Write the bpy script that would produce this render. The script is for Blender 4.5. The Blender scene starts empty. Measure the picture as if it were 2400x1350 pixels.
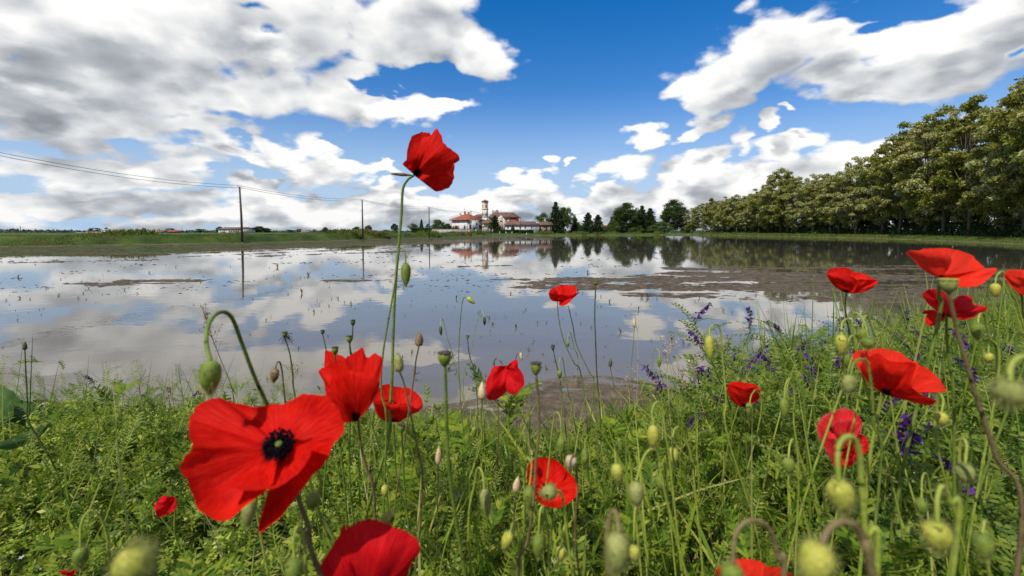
import bpy, math, random
import numpy as np
from mathutils import Vector, Matrix
R_ = math.radians
random.seed(7); rng = np.random.default_rng(7)
SC = bpy.context.scene
COL = SC.collection

# ------------------------------------------------------------------ camera
F = 1067.0            # focal length in photo pixels (16 mm on 36 mm, 2400 px wide)
CAMZ = 1.3
PITCH = R_(3.0)
PCY = 601.0           # row of the optical axis (the photograph is an off-centre crop)
cam_d = bpy.data.cameras.new("camera"); cam = bpy.data.objects.new("camera", cam_d); COL.objects.link(cam)
cam_d.lens = 16.0; cam_d.sensor_width = 36.0; cam_d.shift_y = (PCY - 675.0) / 2400.0
cam_d.clip_start = 0.02; cam_d.clip_end = 20000
cam.location = (0, 0, CAMZ); cam.rotation_euler = (math.pi / 2 - PITCH, 0, 0)
cam_d.dof.use_dof = True; cam_d.dof.focus_distance = 2.4; cam_d.dof.aperture_fstop = 8.0
SC.camera = cam
CP, SP = math.cos(PITCH), math.sin(PITCH)

def ray(px, py):
    a, b = (px - 1200.0) / F, (PCY - py) / F
    return Vector((a, CP + b * SP, -SP + b * CP))
def at(px, py, Y):
    """world point seen at photo pixel (px, py) that stands Y metres ahead"""
    d = ray(px, py); return Vector((0, 0, CAMZ)) + d * (Y / d.y)
def atd(px, py, D):
    """the same by distance along the optical axis"""
    return Vector((0, 0, CAMZ)) + ray(px, py) * D
def azel(px, py):
    d = ray(px, py).normalized()
    return math.degrees(math.atan2(d.x, d.y)), math.degrees(math.asin(d.z))

# ------------------------------------------------------------------ object helpers
def tag(o, label=None, cat=None, group=None, kind=None):
    if label: o['label'] = label
    if cat: o['category'] = cat
    if group: o['group'] = group
    if kind: o['kind'] = kind
    return o
def empty(name, loc=(0, 0, 0), label=None, cat=None, group=None, rz=0.0):
    o = bpy.data.objects.new(name, None); COL.objects.link(o)
    o.location = loc; o.rotation_euler = (0, 0, rz); o.empty_display_size = .1
    return tag(o, label, cat, group)
def copy_tree(o, parent=None):
    c = o.copy(); COL.objects.link(c)
    if parent is not None: c.parent = parent
    for ch in list(o.children): copy_tree(ch, c)
    return c
def mesh_obj(name, V, Fs, mat, parent=None, smooth=True, uv=None):
    """one mesh object; V (n,3); Fs (m,k) array of equal-size faces or list of such arrays / python faces"""
    V = np.asarray(V, dtype=np.float32)
    if isinstance(Fs, np.ndarray): Fs = [Fs]
    if len(Fs) and not isinstance(Fs[0], np.ndarray):
        by = {}
        for f in Fs: by.setdefault(len(f), []).append(f)
        Fs = [np.array(v) for v in by.values()]
    Fs = [f for f in Fs if len(f)]
    me = bpy.data.meshes.new(name)
    me.vertices.add(len(V)); me.vertices.foreach_set('co', V.ravel())
    idx = np.concatenate([f.ravel() for f in Fs]).astype(np.int32)
    sizes = np.concatenate([np.full(len(f), f.shape[1]) for f in Fs]).astype(np.int32)
    starts = np.concatenate([[0], np.cumsum(sizes)[:-1]]).astype(np.int32)
    me.loops.add(len(idx)); me.loops.foreach_set('vertex_index', idx)
    me.polygons.add(len(sizes)); me.polygons.foreach_set('loop_start', starts)
    me.polygons.foreach_set('loop_total', sizes)
    if smooth: me.polygons.foreach_set('use_smooth', np.ones(len(sizes), dtype=bool))
    if uv is not None:
        ul = me.uv_layers.new(name='UVMap'); ul.data.foreach_set('uv', np.asarray(uv, dtype=np.float32)[idx].ravel())
    me.update(calc_edges=True); me.validate()
    if isinstance(mat, (list, tuple)):
        for m in mat: me.materials.append(m)
    elif mat is not None: me.materials.append(mat)
    o = bpy.data.objects.new(name, me); COL.objects.link(o)
    if parent is not None: o.parent = parent
    return o
class MB:
    """collects shapes for ONE mesh"""
    def __init__(s): s.V = []; s.F = []
    def add(s, V, Fc):
        n = len(s.V); s.V += [tuple(v) for v in V]; s.F += [tuple(i + n for i in f) for f in Fc]; return s
    def box(s, x0, x1, y0, y1, z0, z1):
        return s.add([(x0,y0,z0),(x1,y0,z0),(x1,y1,z0),(x0,y1,z0),(x0,y0,z1),(x1,y0,z1),(x1,y1,z1),(x0,y1,z1)],
                     [(0,3,2,1),(4,5,6,7),(0,1,5,4),(1,2,6,5),(2,3,7,6),(3,0,4,7)])
    def tube(s, pts, rad, n=8, cap=True):
        V, Fc = tube(pts, rad, n, cap); return s.add(V, Fc)
    def lathe(s, prof, c=(0,0,0), n=16):
        V = []; Fc = []
        for (r, z) in prof:
            for k in range(n):
                a = 2*math.pi*k/n; V.append((c[0]+r*math.cos(a), c[1]+r*math.sin(a), c[2]+z))
        for i in range(len(prof)-1):
            for k in range(n):
                k2 = (k+1) % n; Fc.append((i*n+k, i*n+k2, (i+1)*n+k2, (i+1)*n+k))
        return s.add(V, Fc)
    def build(s, name, mat, parent=None, smooth=False):
        return mesh_obj(name, np.array(s.V), s.F, mat, parent, smooth)
def smooth_path(pts, n):
    """Catmull-Rom through pts, n samples"""
    P = [Vector(p) for p in pts]
    if len(P) == 2: return [P[0].lerp(P[1], i/(n-1)) for i in range(n)]
    P = [P[0]*2 - P[1]] + P + [P[-1]*2 - P[-2]]
    m = len(P) - 3; out = []
    for i in range(n):
        t = i/(n-1)*m; k = min(int(t), m-1); u = t-k
        a, b, c, d = P[k:k+4]
        out.append(0.5*((2*b) + (c-a)*u + (2*a-5*b+4*c-d)*u*u + (3*b-a-3*c+d)*u*u*u))
    return out
def tube(pts, rad, n=8, cap=True):
    pts = [Vector(p) for p in pts]; m = len(pts)
    if not hasattr(rad, '__len__'): rad = [rad]*m
    V = []; Fc = []; up = Vector((.31, .2, .93)).normalized()
    for i, p in enumerate(pts):
        t = (pts[min(i+1, m-1)] - pts[max(i-1, 0)]).normalized()
        a = t.cross(up)
        if a.length < 1e-3: a = t.cross(Vector((1, 0, 0)))
        a.normalize(); b = t.cross(a); up = b.cross(t) if False else up
        for k in range(n):
            w = 2*math.pi*k/n; V.append(p + (a*math.cos(w) + b*math.sin(w))*rad[i])
    for i in range(m-1):
        for k in range(n):
            k2 = (k+1) % n; Fc.append((i*n+k, i*n+k2, (i+1)*n+k2, (i+1)*n+k))
    if cap: Fc.append(tuple(range(n-1, -1, -1))); Fc.append(tuple((m-1)*n+k for k in range(n)))
    return V, Fc

# ------------------------------------------------------------------ numpy noise
def _h(ix, iy, s):
    n = (ix*374761393 + iy*668265263 + s*974634777) & 0xFFFFFFFF
    n = ((n ^ (n >> 13)) * 1274126177) & 0xFFFFFFFF
    return ((n ^ (n >> 16)) & 0xFFFFFF) / float(0xFFFFFF)
def vnoise(x, y, s=0):
    x = np.asarray(x, float); y = np.asarray(y, float)
    ix = np.floor(x).astype(np.int64); iy = np.floor(y).astype(np.int64); fx = x-ix; fy = y-iy
    fx = fx*fx*(3-2*fx); fy = fy*fy*(3-2*fy)
    a = _h(ix, iy, s); b = _h(ix+1, iy, s); c = _h(ix, iy+1, s); d = _h(ix+1, iy+1, s)
    return (a*(1-fx)+b*fx)*(1-fy) + (c*(1-fx)+d*fx)*fy
def fbm(x, y, o=4, s=0, g=.5):
    v = 0; a = 1; t = 0
    for i in range(o):
        v = v + a*vnoise(x*2**i+i*17.3, y*2**i-i*9.1, s+i); t += a; a *= g
    return v/t            # 0..1
def sst(a, b, x):
    t = np.clip((x-a)/(b-a), 0, 1); return t*t*(3-2*t)

# ------------------------------------------------------------------ materials
class NT:
    def __init__(s, tree): s.t = tree
    def n(s, typ, **kw):
        nd = s.t.nodes.new(typ)
        for k, v in kw.items():
            if k.startswith('i_'):
                key = k[2:]; key = int(key) if key.isdigit() else key.replace('_', ' ')
                s.set(nd.inputs[key], v)
            else: setattr(nd, k, v)
        return nd
    def set(s, inp, v):
        if isinstance(v, bpy.types.NodeSocket): s.t.links.new(v, inp)
        elif isinstance(v, bpy.types.Node): s.t.links.new(v.outputs[0], inp)
        else: inp.default_value = v
    def math(s, op, a, b=0.0, c=0.0, clamp=False):
        nd = s.n('ShaderNodeMath', operation=op, use_clamp=clamp)
        s.set(nd.inputs[0], a); s.set(nd.inputs[1], b); s.set(nd.inputs[2], c); return nd.outputs[0]
    def vm(s, op, a, b=(0,0,0)):
        nd = s.n('ShaderNodeVectorMath', operation=op); s.set(nd.inputs[0], a)
        s.set(nd.inputs[1], b)
        return nd.outputs['Value'] if op in ('LENGTH','DOT_PRODUCT','DISTANCE') else nd.outputs[0]
    def noise(s, vec, scale, detail=4, rough=.5, dist=0.0):
        nd = s.n('ShaderNodeTexNoise'); nd.inputs['Scale'].default_value = scale
        nd.inputs['Detail'].default_value = detail; nd.inputs['Roughness'].default_value = rough
        nd.inputs['Distortion'].default_value = dist
        if vec is not None: s.set(nd.inputs['Vector'], vec)
        return nd.outputs['Fac']
    def ramp(s, fac, stops, interp='LINEAR'):
        nd = s.n('ShaderNodeValToRGB'); e = nd.color_ramp.elements; nd.color_ramp.interpolation = interp
        while len(e) < len(stops): e.new(0.5)
        for el, (p, c) in zip(e, stops):
            el.position = p; el.color = (*c, 1) if len(c) == 3 else c
        s.set(nd.inputs[0], fac); return nd.outputs[0]
    def mix(s, fac, a, b):
        nd = s.n('ShaderNodeMix', data_type='RGBA'); s.set(nd.inputs['Factor'], fac)
        for k, v in ((6, a), (7, b)):
            s.set(nd.inputs[k], (*v, 1) if isinstance(v, tuple) and len(v) == 3 else v)
        return nd.outputs[2]
    def maprange(s, v, a, b, c=0.0, d=1.0, smooth=False):
        nd = s.n('ShaderNodeMapRange', interpolation_type='SMOOTHSTEP' if smooth else 'LINEAR'); s.set(nd.inputs[0], v)
        for i, x in enumerate((a, b, c, d)): nd.inputs[i+1].default_value = x
        return nd.outputs[0]
def material(name):
    m = bpy.data.materials.new(name); m.use_nodes = True; m.node_tree.nodes.clear()
    t = NT(m.node_tree); out = t.n('ShaderNodeOutputMaterial')
    return m, t, out
def simple(name, cols, scale=8.0, rough=.6, bump=0.0, bscale=None, detail=5, coord='Object', spec=.4, stretch=(1,1,1)):
    """principled with a noise-driven colour ramp in object coordinates"""
    m, t, out = material(name)
    tc = t.n('ShaderNodeTexCoord').outputs[coord]
    v = t.vm('MULTIPLY', tc, stretch)
    fac = t.noise(v, scale, detail, .6)
    k = len(cols); st = [(0.3 + .4*i/max(1, k-1), c) for i, c in enumerate(cols)]
    b = t.n('ShaderNodeBsdfPrincipled'); b.inputs['Roughness'].default_value = rough
    b.inputs['Specular IOR Level'].default_value = spec
    t.set(b.inputs['Base Color'], t.ramp(fac, st))
    if bump:
        bp = t.n('ShaderNodeBump'); bp.inputs['Distance'].default_value = bump
        t.set(bp.inputs['Height'], t.noise(v, bscale or scale*4, 6, .6)); t.set(b.inputs['Normal'], bp)
    t.set(out.inputs[0], b.outputs[0]); return m
def leafmat(name, cols, trans=.35, rough=.5, spec=.35, patch=None, tsat=1.0, noise_scale=None):
    """thin leaves: colour by mesh island, part of the light comes through"""
    m, t, out = material(name)
    geo = t.n('ShaderNodeNewGeometry'); isl = geo.outputs['Random Per Island']
    k = len(cols); c = t.ramp(isl, [(i/max(1, k-1), x) for i, x in enumerate(cols)])
    if patch:
        tc = t.n('ShaderNodeTexCoord').outputs['Object']
        f = t.maprange(t.noise(tc, patch[0], 3, .6), .42, .58)
        c = t.mix(f, c, t.ramp(isl, [(i/max(1, len(patch[1])-1), x) for i, x in enumerate(patch[1])]))
    b = t.n('ShaderNodeBsdfPrincipled'); b.inputs['Roughness'].default_value = rough
    b.inputs['Specular IOR Level'].default_value = spec
    tr = t.n('ShaderNodeBsdfTranslucent'); t.set(b.inputs['Base Color'], c)
    g = t.n('ShaderNodeGamma'); g.inputs[1].default_value = .85; t.set(g.inputs[0], c); t.set(tr.inputs[0], g.outputs[0])
    mx = t.n('ShaderNodeMixShader'); mx.inputs[0].default_value = trans
    t.set(mx.inputs[1], b.outputs[0]); t.set(mx.inputs[2], tr.outputs[0]); t.set(out.inputs[0], mx.outputs[0])
    return m
# ------------------------------------------------------------------ sky, sun
SUN_EL, SUN_AZ = 52.0, 218.0      # azimuth clockwise from +Y (the viewing direction): behind the camera, to the left
sd = Vector((math.sin(R_(SUN_AZ))*math.cos(R_(SUN_EL)), math.cos(R_(SUN_AZ))*math.cos(R_(SUN_EL)), math.sin(R_(SUN_EL))))
ld = bpy.data.lights.new("sun", 'SUN'); ld.energy = 4.9; ld.angle = R_(.53); ld.color = (1, .95, .86)
lo = bpy.data.objects.new("sun", ld); COL.objects.link(lo); lo.location = (0, 0, 60)
lo.rotation_euler = (-sd).to_track_quat('-Z', 'Y').to_euler()
world = bpy.data.worlds.new("World"); SC.world = world; world.use_nodes = True
world.node_tree.nodes.clear()
W = NT(world.node_tree)

CLOUDS = [ # photo px centre, radii: placed on the sky by direction
 (230,50,430,140),(700,60,430,150),(1000,40,190,130),(1090,110,100,75),(450,200,500,95),(130,280,330,85),(850,235,260,62),
 (990,250,120,34),(560,330,300,55),(790,390,110,40),(560,360,75,22),(720,410,90,50),(590,435,80,36),(880,400,60,20),(300,400,330,50),
 (150,480,420,55),(520,490,300,45),(720,485,300,50),(960,480,150,34),(880,455,60,24),(1240,430,62,34),(1180,450,70,26),(1130,480,150,30),
 (1330,480,170,34),(1500,480,200,40),(1482,388,72,44),(1502,322,52,34),(1545,438,42,20),(1430,445,66,28),(1275,383,20,12),(1330,387,20,11),
 (1650,405,95,45),(1860,345,100,52),(1790,400,190,52),(2040,350,130,56),(1960,410,260,60),(1640,490,340,50),(1740,450,220,60),
 (1680,180,140,60),(1660,215,60,32),(1800,110,170,95),(1900,60,190,75),(2010,140,230,75),(2200,140,260,85),(2330,60,200,110),(2100,185,150,48),
 (1690,250,75,42),(1665,300,48,32),(1735,335,55,26),(1800,285,50,16),(1850,262,36,9),(1610,310,36,22),(2250,40,260,60),(2330,240,60,18),
 (0,120,200,60),(1060,250,70,26)]
GAPS = [(40,150,75,28),(300,322,46,16),(885,190,55,18),(990,170,110,26),
 (1970,30,110,34),(2060,60,60,20),(2360,95,26,14),(650,322,60,16),(590,345,60,14),(900,370,110,30),(480,405,40,14),(840,330,90,14),(620,405,34,14),
 (1060,210,60,18),(590,30,70,20),(1060,180,90,22),(905,205,60,16)]
grp = bpy.data.node_groups.new("cloud_density", 'ShaderNodeTree')
grp.interface.new_socket("Dir", in_out='INPUT', socket_type='NodeSocketVector')
grp.interface.new_socket("Density", in_out='OUTPUT', socket_type='NodeSocketFloat')
grp.interface.new_socket("Soft", in_out='OUTPUT', socket_type='NodeSocketFloat')
G = NT(grp); gi = G.n('NodeGroupInput'); go = G.n('NodeGroupOutput')
d0 = G.vm('NORMALIZE', gi.outputs[0])
sx = G.n('ShaderNodeSeparateXYZ'); G.set(sx.inputs[0], d0)
zc = G.math('MAXIMUM', sx.outputs[2], 0.0)
pl = G.vm('MULTIPLY', d0, (1, 1, 1.9))
den = G.math('ADD', G.math('MULTIPLY', zc, .55), 0.34)
ql = G.n('ShaderNodeVectorMath', operation='SCALE'); G.set(ql.inputs[0], pl); G.set(ql.inputs['Scale'], G.math('DIVIDE', 1.0, den))
q = ql.outputs[0]
wn = G.n('ShaderNodeTexNoise'); wn.inputs['Scale'].default_value = 3.0; wn.inputs['Detail'].default_value = 5; wn.inputs['Roughness'].default_value = .5
G.set(wn.inputs['Vector'], q)
fb = G.noise(q, 2.5, 9, .55, .1)
fs = G.noise(q, 2.5, 3, .5, .1)
wq = G.vm('ADD', q, G.vm('MULTIPLY', wn.outputs['Color'], (.16, .16, .16)))
vo = G.n('ShaderNodeTexVoronoi', feature='F1'); vo.inputs['Scale'].default_value = 6.3; vo.inputs['Detail'].default_value = 1.0; vo.inputs['Roughness'].default_value = .5
G.set(vo.inputs['Vector'], wq)
puff = G.math('SUBTRACT', .66, vo.outputs['Distance'])
warp = G.vm('MULTIPLY', G.vm('SUBTRACT', wn.outputs['Color'], (.5, .5, .5)), (10.0, 8.0, 0))
az = G.math('MULTIPLY', G.math('ARCTAN2', sx.outputs[0], sx.outputs[1]), 57.29578)
el = G.math('MULTIPLY', G.math('ARCSINE', sx.outputs[2]), 57.29578)
cb = G.n('ShaderNodeCombineXYZ'); G.set(cb.inputs[0], az); G.set(cb.inputs[1], el)
p = G.vm('ADD', cb.outputs[0], warp)
def blobs(lst):
    acc = None
    for (cx, cy, rx, ry) in lst:
        a0, e0 = azel(cx, cy); a1, _ = azel(cx+rx, cy); a2, _ = azel(cx-rx, cy); _, e1 = azel(cx, cy-ry); _, e2 = azel(cx, cy+ry)
        ra, re = (a1-a2)/2, (e1-e2)/2
        nd = G.n('ShaderNodeVectorMath', operation='MULTIPLY_ADD'); G.set(nd.inputs[0], p)
        nd.inputs[1].default_value = (1/ra, 1/re, 0); nd.inputs[2].default_value = (-a0/ra, -e0/re, 0)
        L = G.vm('LENGTH', nd.outputs[0])
        acc = L if acc is None else G.math('SMOOTH_MIN', acc, L, .30)
    return acc
cl = G.math('SUBTRACT', 1.0, blobs(CLOUDS))
cl = G.math('MAXIMUM', G.math('MINIMUM', G.math('MULTIPLY', cl, 1.45), .88), -.80)
# weather outside the picture: an even scatter of cumulus
far = G.maprange(G.vm('LENGTH', G.vm('MULTIPLY', cb.outputs[0], (1/62., 1/38., 0))), .95, 1.25, 0, .85)
cl = G.math('ADD', cl, far)
gp = G.math('MAXIMUM', G.math('SUBTRACT', 1.15, blobs(GAPS)), 0.0)
dd = G.math('SUBTRACT', cl, G.math('MULTIPLY', gp, .85))
dd = G.math('MAXIMUM', dd, G.maprange(zc, .035, .085, .42, -.9))
ds = G.math('ADD', G.math('ADD', dd, G.math('MULTIPLY', puff, .75)), G.math('MULTIPLY', G.math('SUBTRACT', fs, .48), 2.4))
dd = G.math('ADD', G.math('ADD', dd, G.math('MULTIPLY', puff, .80)), G.math('MULTIPLY', G.math('SUBTRACT', fb, .48), 2.4))
G.set(go.inputs[0], dd); G.set(go.inputs[1], ds)

tc = W.n('ShaderNodeTexCoord').outputs['Generated']
def dens(vec):
    g = W.n('ShaderNodeGroup'); g.node_tree = grp; W.set(g.inputs[0], vec); return g.outputs
D0, S0 = dens(tc)
S1 = dens(W.vm('ADD', tc, (-.022, 0, .050)))[1]
alpha = W.maprange(D0, -.08, .40, 0, 1, True)
sz = W.n('ShaderNodeSeparateXYZ'); W.set(sz.inputs[0], tc)
zz = W.math('MAXIMUM', sz.outputs[2], 0.0)
emb = W.math('SUBTRACT', S0, S1)
lum = W.math('ADD', .84, W.math('MULTIPLY', emb, .33))
lum = W.math('ADD', lum, W.math('MULTIPLY', W.math('SUBTRACT', D0, S0), .35))
big = W.noise(W.vm('MULTIPLY', tc, (1, 1, 2.2)), 2.4, 4, .5)
lum = W.math('SUBTRACT', lum, W.math('MULTIPLY', W.maprange(S0, .3, 1.15, 0, 1, True), W.maprange(big, .40, .58, .40, .03)))
lum = W.math('ADD', lum, W.math('MULTIPLY', W.maprange(D0, .0, .35, 1, 0, True), .10))
lum = W.math('MINIMUM', W.math('MAXIMUM', lum, .42), 1.03)
lowf = W.maprange(zz, 0.0, .22, 1, 0, True)
lum = W.math('SUBTRACT', lum, W.math('MULTIPLY', lowf, .12))
ccol = W.ramp(lum, [(.40, (.26, .28, .32)), (.60, (.44, .465, .50)), (.78, (.72, .735, .75)), (.97, (1.0, .985, .96))])
sky = W.n('ShaderNodeTexSky'); sky.sky_type = 'NISHITA'; sky.sun_disc = False
sky.sun_elevation = R_(SUN_EL); sky.sun_rotation = R_(SUN_AZ); sky.air_density = 1.2; sky.dust_density = .6; sky.ozone_density = 3.0
hs = W.n('ShaderNodeHueSaturation'); hs.inputs['Saturation'].default_value = 1.5; hs.inputs['Value'].default_value = 1.0
W.set(hs.inputs['Color'], sky.outputs[0])
sk = W.n('ShaderNodeVectorMath', operation='SCALE'); 
tint = W.vm('MULTIPLY', hs.outputs[0], (1.25, .92, 1.08))
W.set(sk.inputs[0], W.mix(W.maprange(zz, .0, .30, .92, 0, True), tint, (3.3, 5.1, 7.2))); sk.inputs['Scale'].default_value = .113
cs = W.n('ShaderNodeVectorMath', operation='SCALE'); W.set(cs.inputs[0], ccol); cs.inputs['Scale'].default_value = .99
colr = W.mix(alpha, sk.outputs[0], cs.outputs[0])
bg = W.n('ShaderNodeBackground'); W.set(bg.inputs[0], colr); bg.inputs[1].default_value = 1.0
wo = W.n('ShaderNodeOutputWorld'); W.set(wo.inputs[0], bg.outputs[0])
world.cycles.sampling_method = 'MANUAL'; world.cycles.sample_map_resolution = 512
SC.view_settings.view_transform = 'Standard'; SC.view_settings.look = 'None'; SC.view_settings.exposure = 0.1; SC.view_settings.gamma = 1.0
SC.cycles.use_denoising = True
SC.cycles.max_bounces = 8; SC.cycles.transparent_max_bounces = 8; SC.cycles.diffuse_bounces = 3
# ------------------------------------------------------------------ the lie of the land
FIELD = np.array([(-70,17),(-46,41),(-33.5,55),(-27,80),(-20,120),(-15,178),(90,262),(100,245),(94,180),(82,107),(70,75),(58,53),(52,30),(46,12)], float)
def near_edge(x):      # distance ahead at which the near shore meets the water
    return 3.42 + .55*np.exp(-((x-.7)/.9)**2) + .15*np.sin(x*2.3)*np.exp(-np.abs(x)/4) + 1.0*sst(1.2, 3.2, x) - .25*sst(-.6,-2,x)
def strip_w(x): return .22 + 1.15*np.exp(-((x-.40)/.80)**2)
def seg_dist(x, y, pts):
    d = np.full(x.shape, 1e9)
    for i in range(len(pts)-1):
        a = pts[i]; b = pts[i+1]; ab = b-a; L = ab@ab
        t = np.clip(((x-a[0])*ab[0]+(y-a[1])*ab[1])/L, 0, 1)
        d = np.minimum(d, np.hypot(x-a[0]-t*ab[0], y-a[1]-t*ab[1]))
    return d
def inside(x, y, P):
    r = np.zeros(x.shape, bool); n = len(P)
    for i in range(n):
        x1, y1 = P[i]; x2, y2 = P[(i+1) % n]
        c = ((y1 > y) != (y2 > y)) & (x < (x2-x1)*(y-y1)/((y2-y1) if y2 != y1 else 1e-9)+x1)
        r ^= c
    return r
FARP = np.vstack([FIELD, [(60,-40),(-90,-40),(-90,10)]])
def ground_z(x, y):
    x = np.asarray(x, float); y = np.asarray(y, float); shp = x.shape
    x = np.atleast_1d(x); y = np.atleast_1d(y)
    s = near_edge(x) - y                       # > 0 on the near bank
    w = strip_w(x)
    near = .036*np.clip(s/w, 0, 1) + .60*sst(0, 2.0, s-w) + .03*(fbm(x*3, y*3, 3, 5)-.5)*sst(0, .5, s) + sst(.02, .2, s)*(.034*(fbm(x*9, y*14, 4, 6)-.5) + .030*(fbm(x*1.5, y*11+x*.8, 3, 8)-.5)*sst(w+.5, w, s))
    ins = inside(x, y, FARP)
    d = seg_dist(x, y, FIELD)
    left = sst(20, -12, x + (y-120)*.02)         # the left and far banks are high, the one under the trees low
    farb = sst(200, 250, y+x*.0)
    lvl = .55 + .40*np.maximum(left, sst(150, 235, y)*.75)
    out = lvl*sst(0, 1.6, d) + .15*sst(3, 30, d)*left
    z = np.where(s > 0, near, np.where(ins, -.22, out))
    z = np.where(ins & (s <= 0), -.22*np.minimum(sst(0, .5, -s), sst(0, .5, d)), z)
    z = z - 0.0*d
    return z.reshape(shp)
def gz(x, y): return float(ground_z(np.array([x]), np.array([y]))[0])

def warp_axis(n, near, far, c0=0.0):
    u = np.linspace(-1, 1, n); k = math.log(far/near)
    return c0 + np.sign(u)*near*(np.exp(np.abs(u)*k)-1)*far/(far-near)
def grid(xs, ys):
    X, Y = np.meshgrid(xs, ys); n, m = X.shape
    i = np.arange((n-1)*(m-1)); r = i//(m-1); c = i % (m-1); a = r*m+c
    return X, Y, np.stack([a, a+1, a+m+1, a+m], 1)
xs = warp_axis(900, .8, 6000); ys = np.concatenate([warp_axis(200, 2, 4000)[:100], np.linspace(0.02, 6, 330), 6+np.geomspace(.05, 290, 330), 300+np.geomspace(5, 6000, 60)])
ys = np.unique(np.round(ys, 4))
X, Y, Fc = grid(xs, ys)
Z = ground_z(X, Y)
m_ground, t, out = material("bank_soil_and_grass")
geo = t.n('ShaderNodeNewGeometry'); pos = geo.outputs['Position']
sp = t.n('ShaderNodeSeparateXYZ'); t.set(sp.inputs[0], pos)
nz = t.noise(pos, 9, 6, .62)
mud = t.ramp(nz, [(.3, (.055, .038, .020)), (.5, (.13, .095, .055)), (.72, (.23, .175, .11))])
gn = t.noise(pos, .35, 5, .6)
gfar = t.ramp(gn, [(.35, (.02, .045, .006)), (.55, (.05, .085, .010)), (.7, (.10, .12, .02))])
far = t.maprange(t.vm('LENGTH', pos), 8, 14)
soil = t.ramp(t.noise(pos, 25, 5), [(.3, (.022, .030, .008)), (.7, (.075, .075, .028))])
hi = t.maprange(sp.outputs[2], .06, .16)
nearc = t.mix(hi, mud, soil)
hi2 = t.maprange(sp.outputs[2], .02, .10)
farc = t.mix(hi2, mud, gfar)
c = t.mix(far, nearc, farc)
b = t.n('ShaderNodeBsdfPrincipled'); t.set(b.inputs['Base Color'], c)
t.set(b.inputs['Roughness'], t.maprange(t.math('ADD', sp.outputs[2], t.math('MULTIPLY', t.noise(t.vm('MULTIPLY', pos, (3, 9, 1)), 1, 5), .05)), .015, .065, .12, .85)); b.inputs['Specular IOR Level'].default_value = .22
bp = t.n('ShaderNodeBump'); bp.inputs['Distance'].default_value = .05; t.set(bp.inputs['Height'], t.noise(pos, 24, 9, .7)); t.set(b.inputs['Normal'], bp)
t.set(out.inputs[0], b.outputs[0])
ground = mesh_obj("ground", np.stack([X, Y, Z], -1).reshape(-1, 3), Fc, m_ground)
tag(ground, "grassy banks and farmland around the flooded field", kind='structure')

# flooded paddy water
m_water, t, out = material("flood_water")
pos = t.n('ShaderNodeNewGeometry').outputs['Position']
b = t.n('ShaderNodeBsdfPrincipled'); b.inputs['IOR'].default_value = 1.33; b.inputs['Roughness'].default_value = .012
silt = t.noise(t.vm('MULTIPLY', pos, (.35, .8, 1)), 1.0, 4)
clear_ = t.ramp(silt, [(.3, (.050, .046, .032)), (.7, (.085, .077, .056))])
turbid = t.ramp(silt, [(.3, (.125, .108, .082)), (.7, (.165, .145, .112))])
spw = t.n('ShaderNodeSeparateXYZ'); t.set(spw.inputs[0], pos)
t.set(b.inputs['Base Color'], t.mix(t.maprange(t.math('ADD', spw.outputs[1], t.math('MULTIPLY', silt, 4)), 6, 14, 1, 0), clear_, turbid))
b.inputs['Specular IOR Level'].default_value = .5
bp = t.n('ShaderNodeBump'); bp.inputs['Distance'].default_value = .0011; bp.inputs['Strength'].default_value = 1.0
t.set(bp.inputs['Height'], t.noise(t.vm('MULTIPLY', pos, (1.0, 1.6, 1)), 2.2, 2, .5)); t.set(b.inputs['Normal'], bp)
t.set(out.inputs[0], b.outputs[0])
wp = np.array([(-75,2.0,0),(-75,17,0)] + [(x, y, 0) for x, y in FIELD[1:]] + [(46,2.0,0)], float)
wxy = wp.copy()
cx, cy = 20, 120
for i in range(2, len(wp)-1):
    v = wp[i, :2]-np.array([cx, cy]); wp[i, :2] += v/np.hypot(*v)*1.5
water = mesh_obj("water", wp, [np.array([list(range(len(wp)))[::-1]])], m_water, smooth=False)
tag(water, "still muddy water flooding the paddy, mirroring the clouds", kind='structure')

# mud that breaks the surface
def seg_param(x, y, a, b):
    ab = np.array(b, float)-np.array(a, float); L = np.hypot(*ab); u = ab/L
    s = (x-a[0])*u[0]+(y-a[1])*u[1]; q = -(x-a[0])*u[1]+(y-a[1])*u[0]
    return s, q, L
def capsule(x, y, a, b, r0, r1=None):
    r1 = r1 or r0; s, q, L = seg_param(x, y, a, b)
    t = np.clip(s/L, 0, 1); rr = r0+(r1-r0)*t; ex = np.where(s < 0, -s, np.where(s > L, s-L, 0))
    return 1-np.hypot(q/rr, ex/(rr*1.6))
def g2(px, py):
    p0 = ray(px, py); k = -CAMZ/p0.z; return (p0.x*k, p0.y*k)
BARS = [ # the mud bars: ends, half widths
 (g2(1470,668), g2(1900,668), 1.9, 3.4), (g2(1900,655), g2(2500,650), 3.2, 3.0), (g2(1560,648), g2(1850,645), 1.3, 1.6),
 (g2(1180,655), g2(1480,657), .35, 1.0), (g2(1500,690), g2(1760,688), .5, .7), (g2(1800,676), g2(2100,678), .9, .8), (g2(780,658), g2(900,657), .35, .3),
 (g2(160,667), g2(330,664), .45, .80), (g2(300,660), g2(395,659), .4, .35), (g2(1600,631), g2(2200,628), .7, 1.3),
 (g2(417,602.5), g2(1000,577.5), .22, .5), (g2(300,600), g2(760,582.5), .22, .45), (g2(-40,617.5), g2(360,609), .2, .25), (g2(600,601), g2(960,589), .2, .3), (g2(1085,624), g2(1190,623), .25, .25)]
rows0 = (g2(0, 616), g2(1150, 571))
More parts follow.
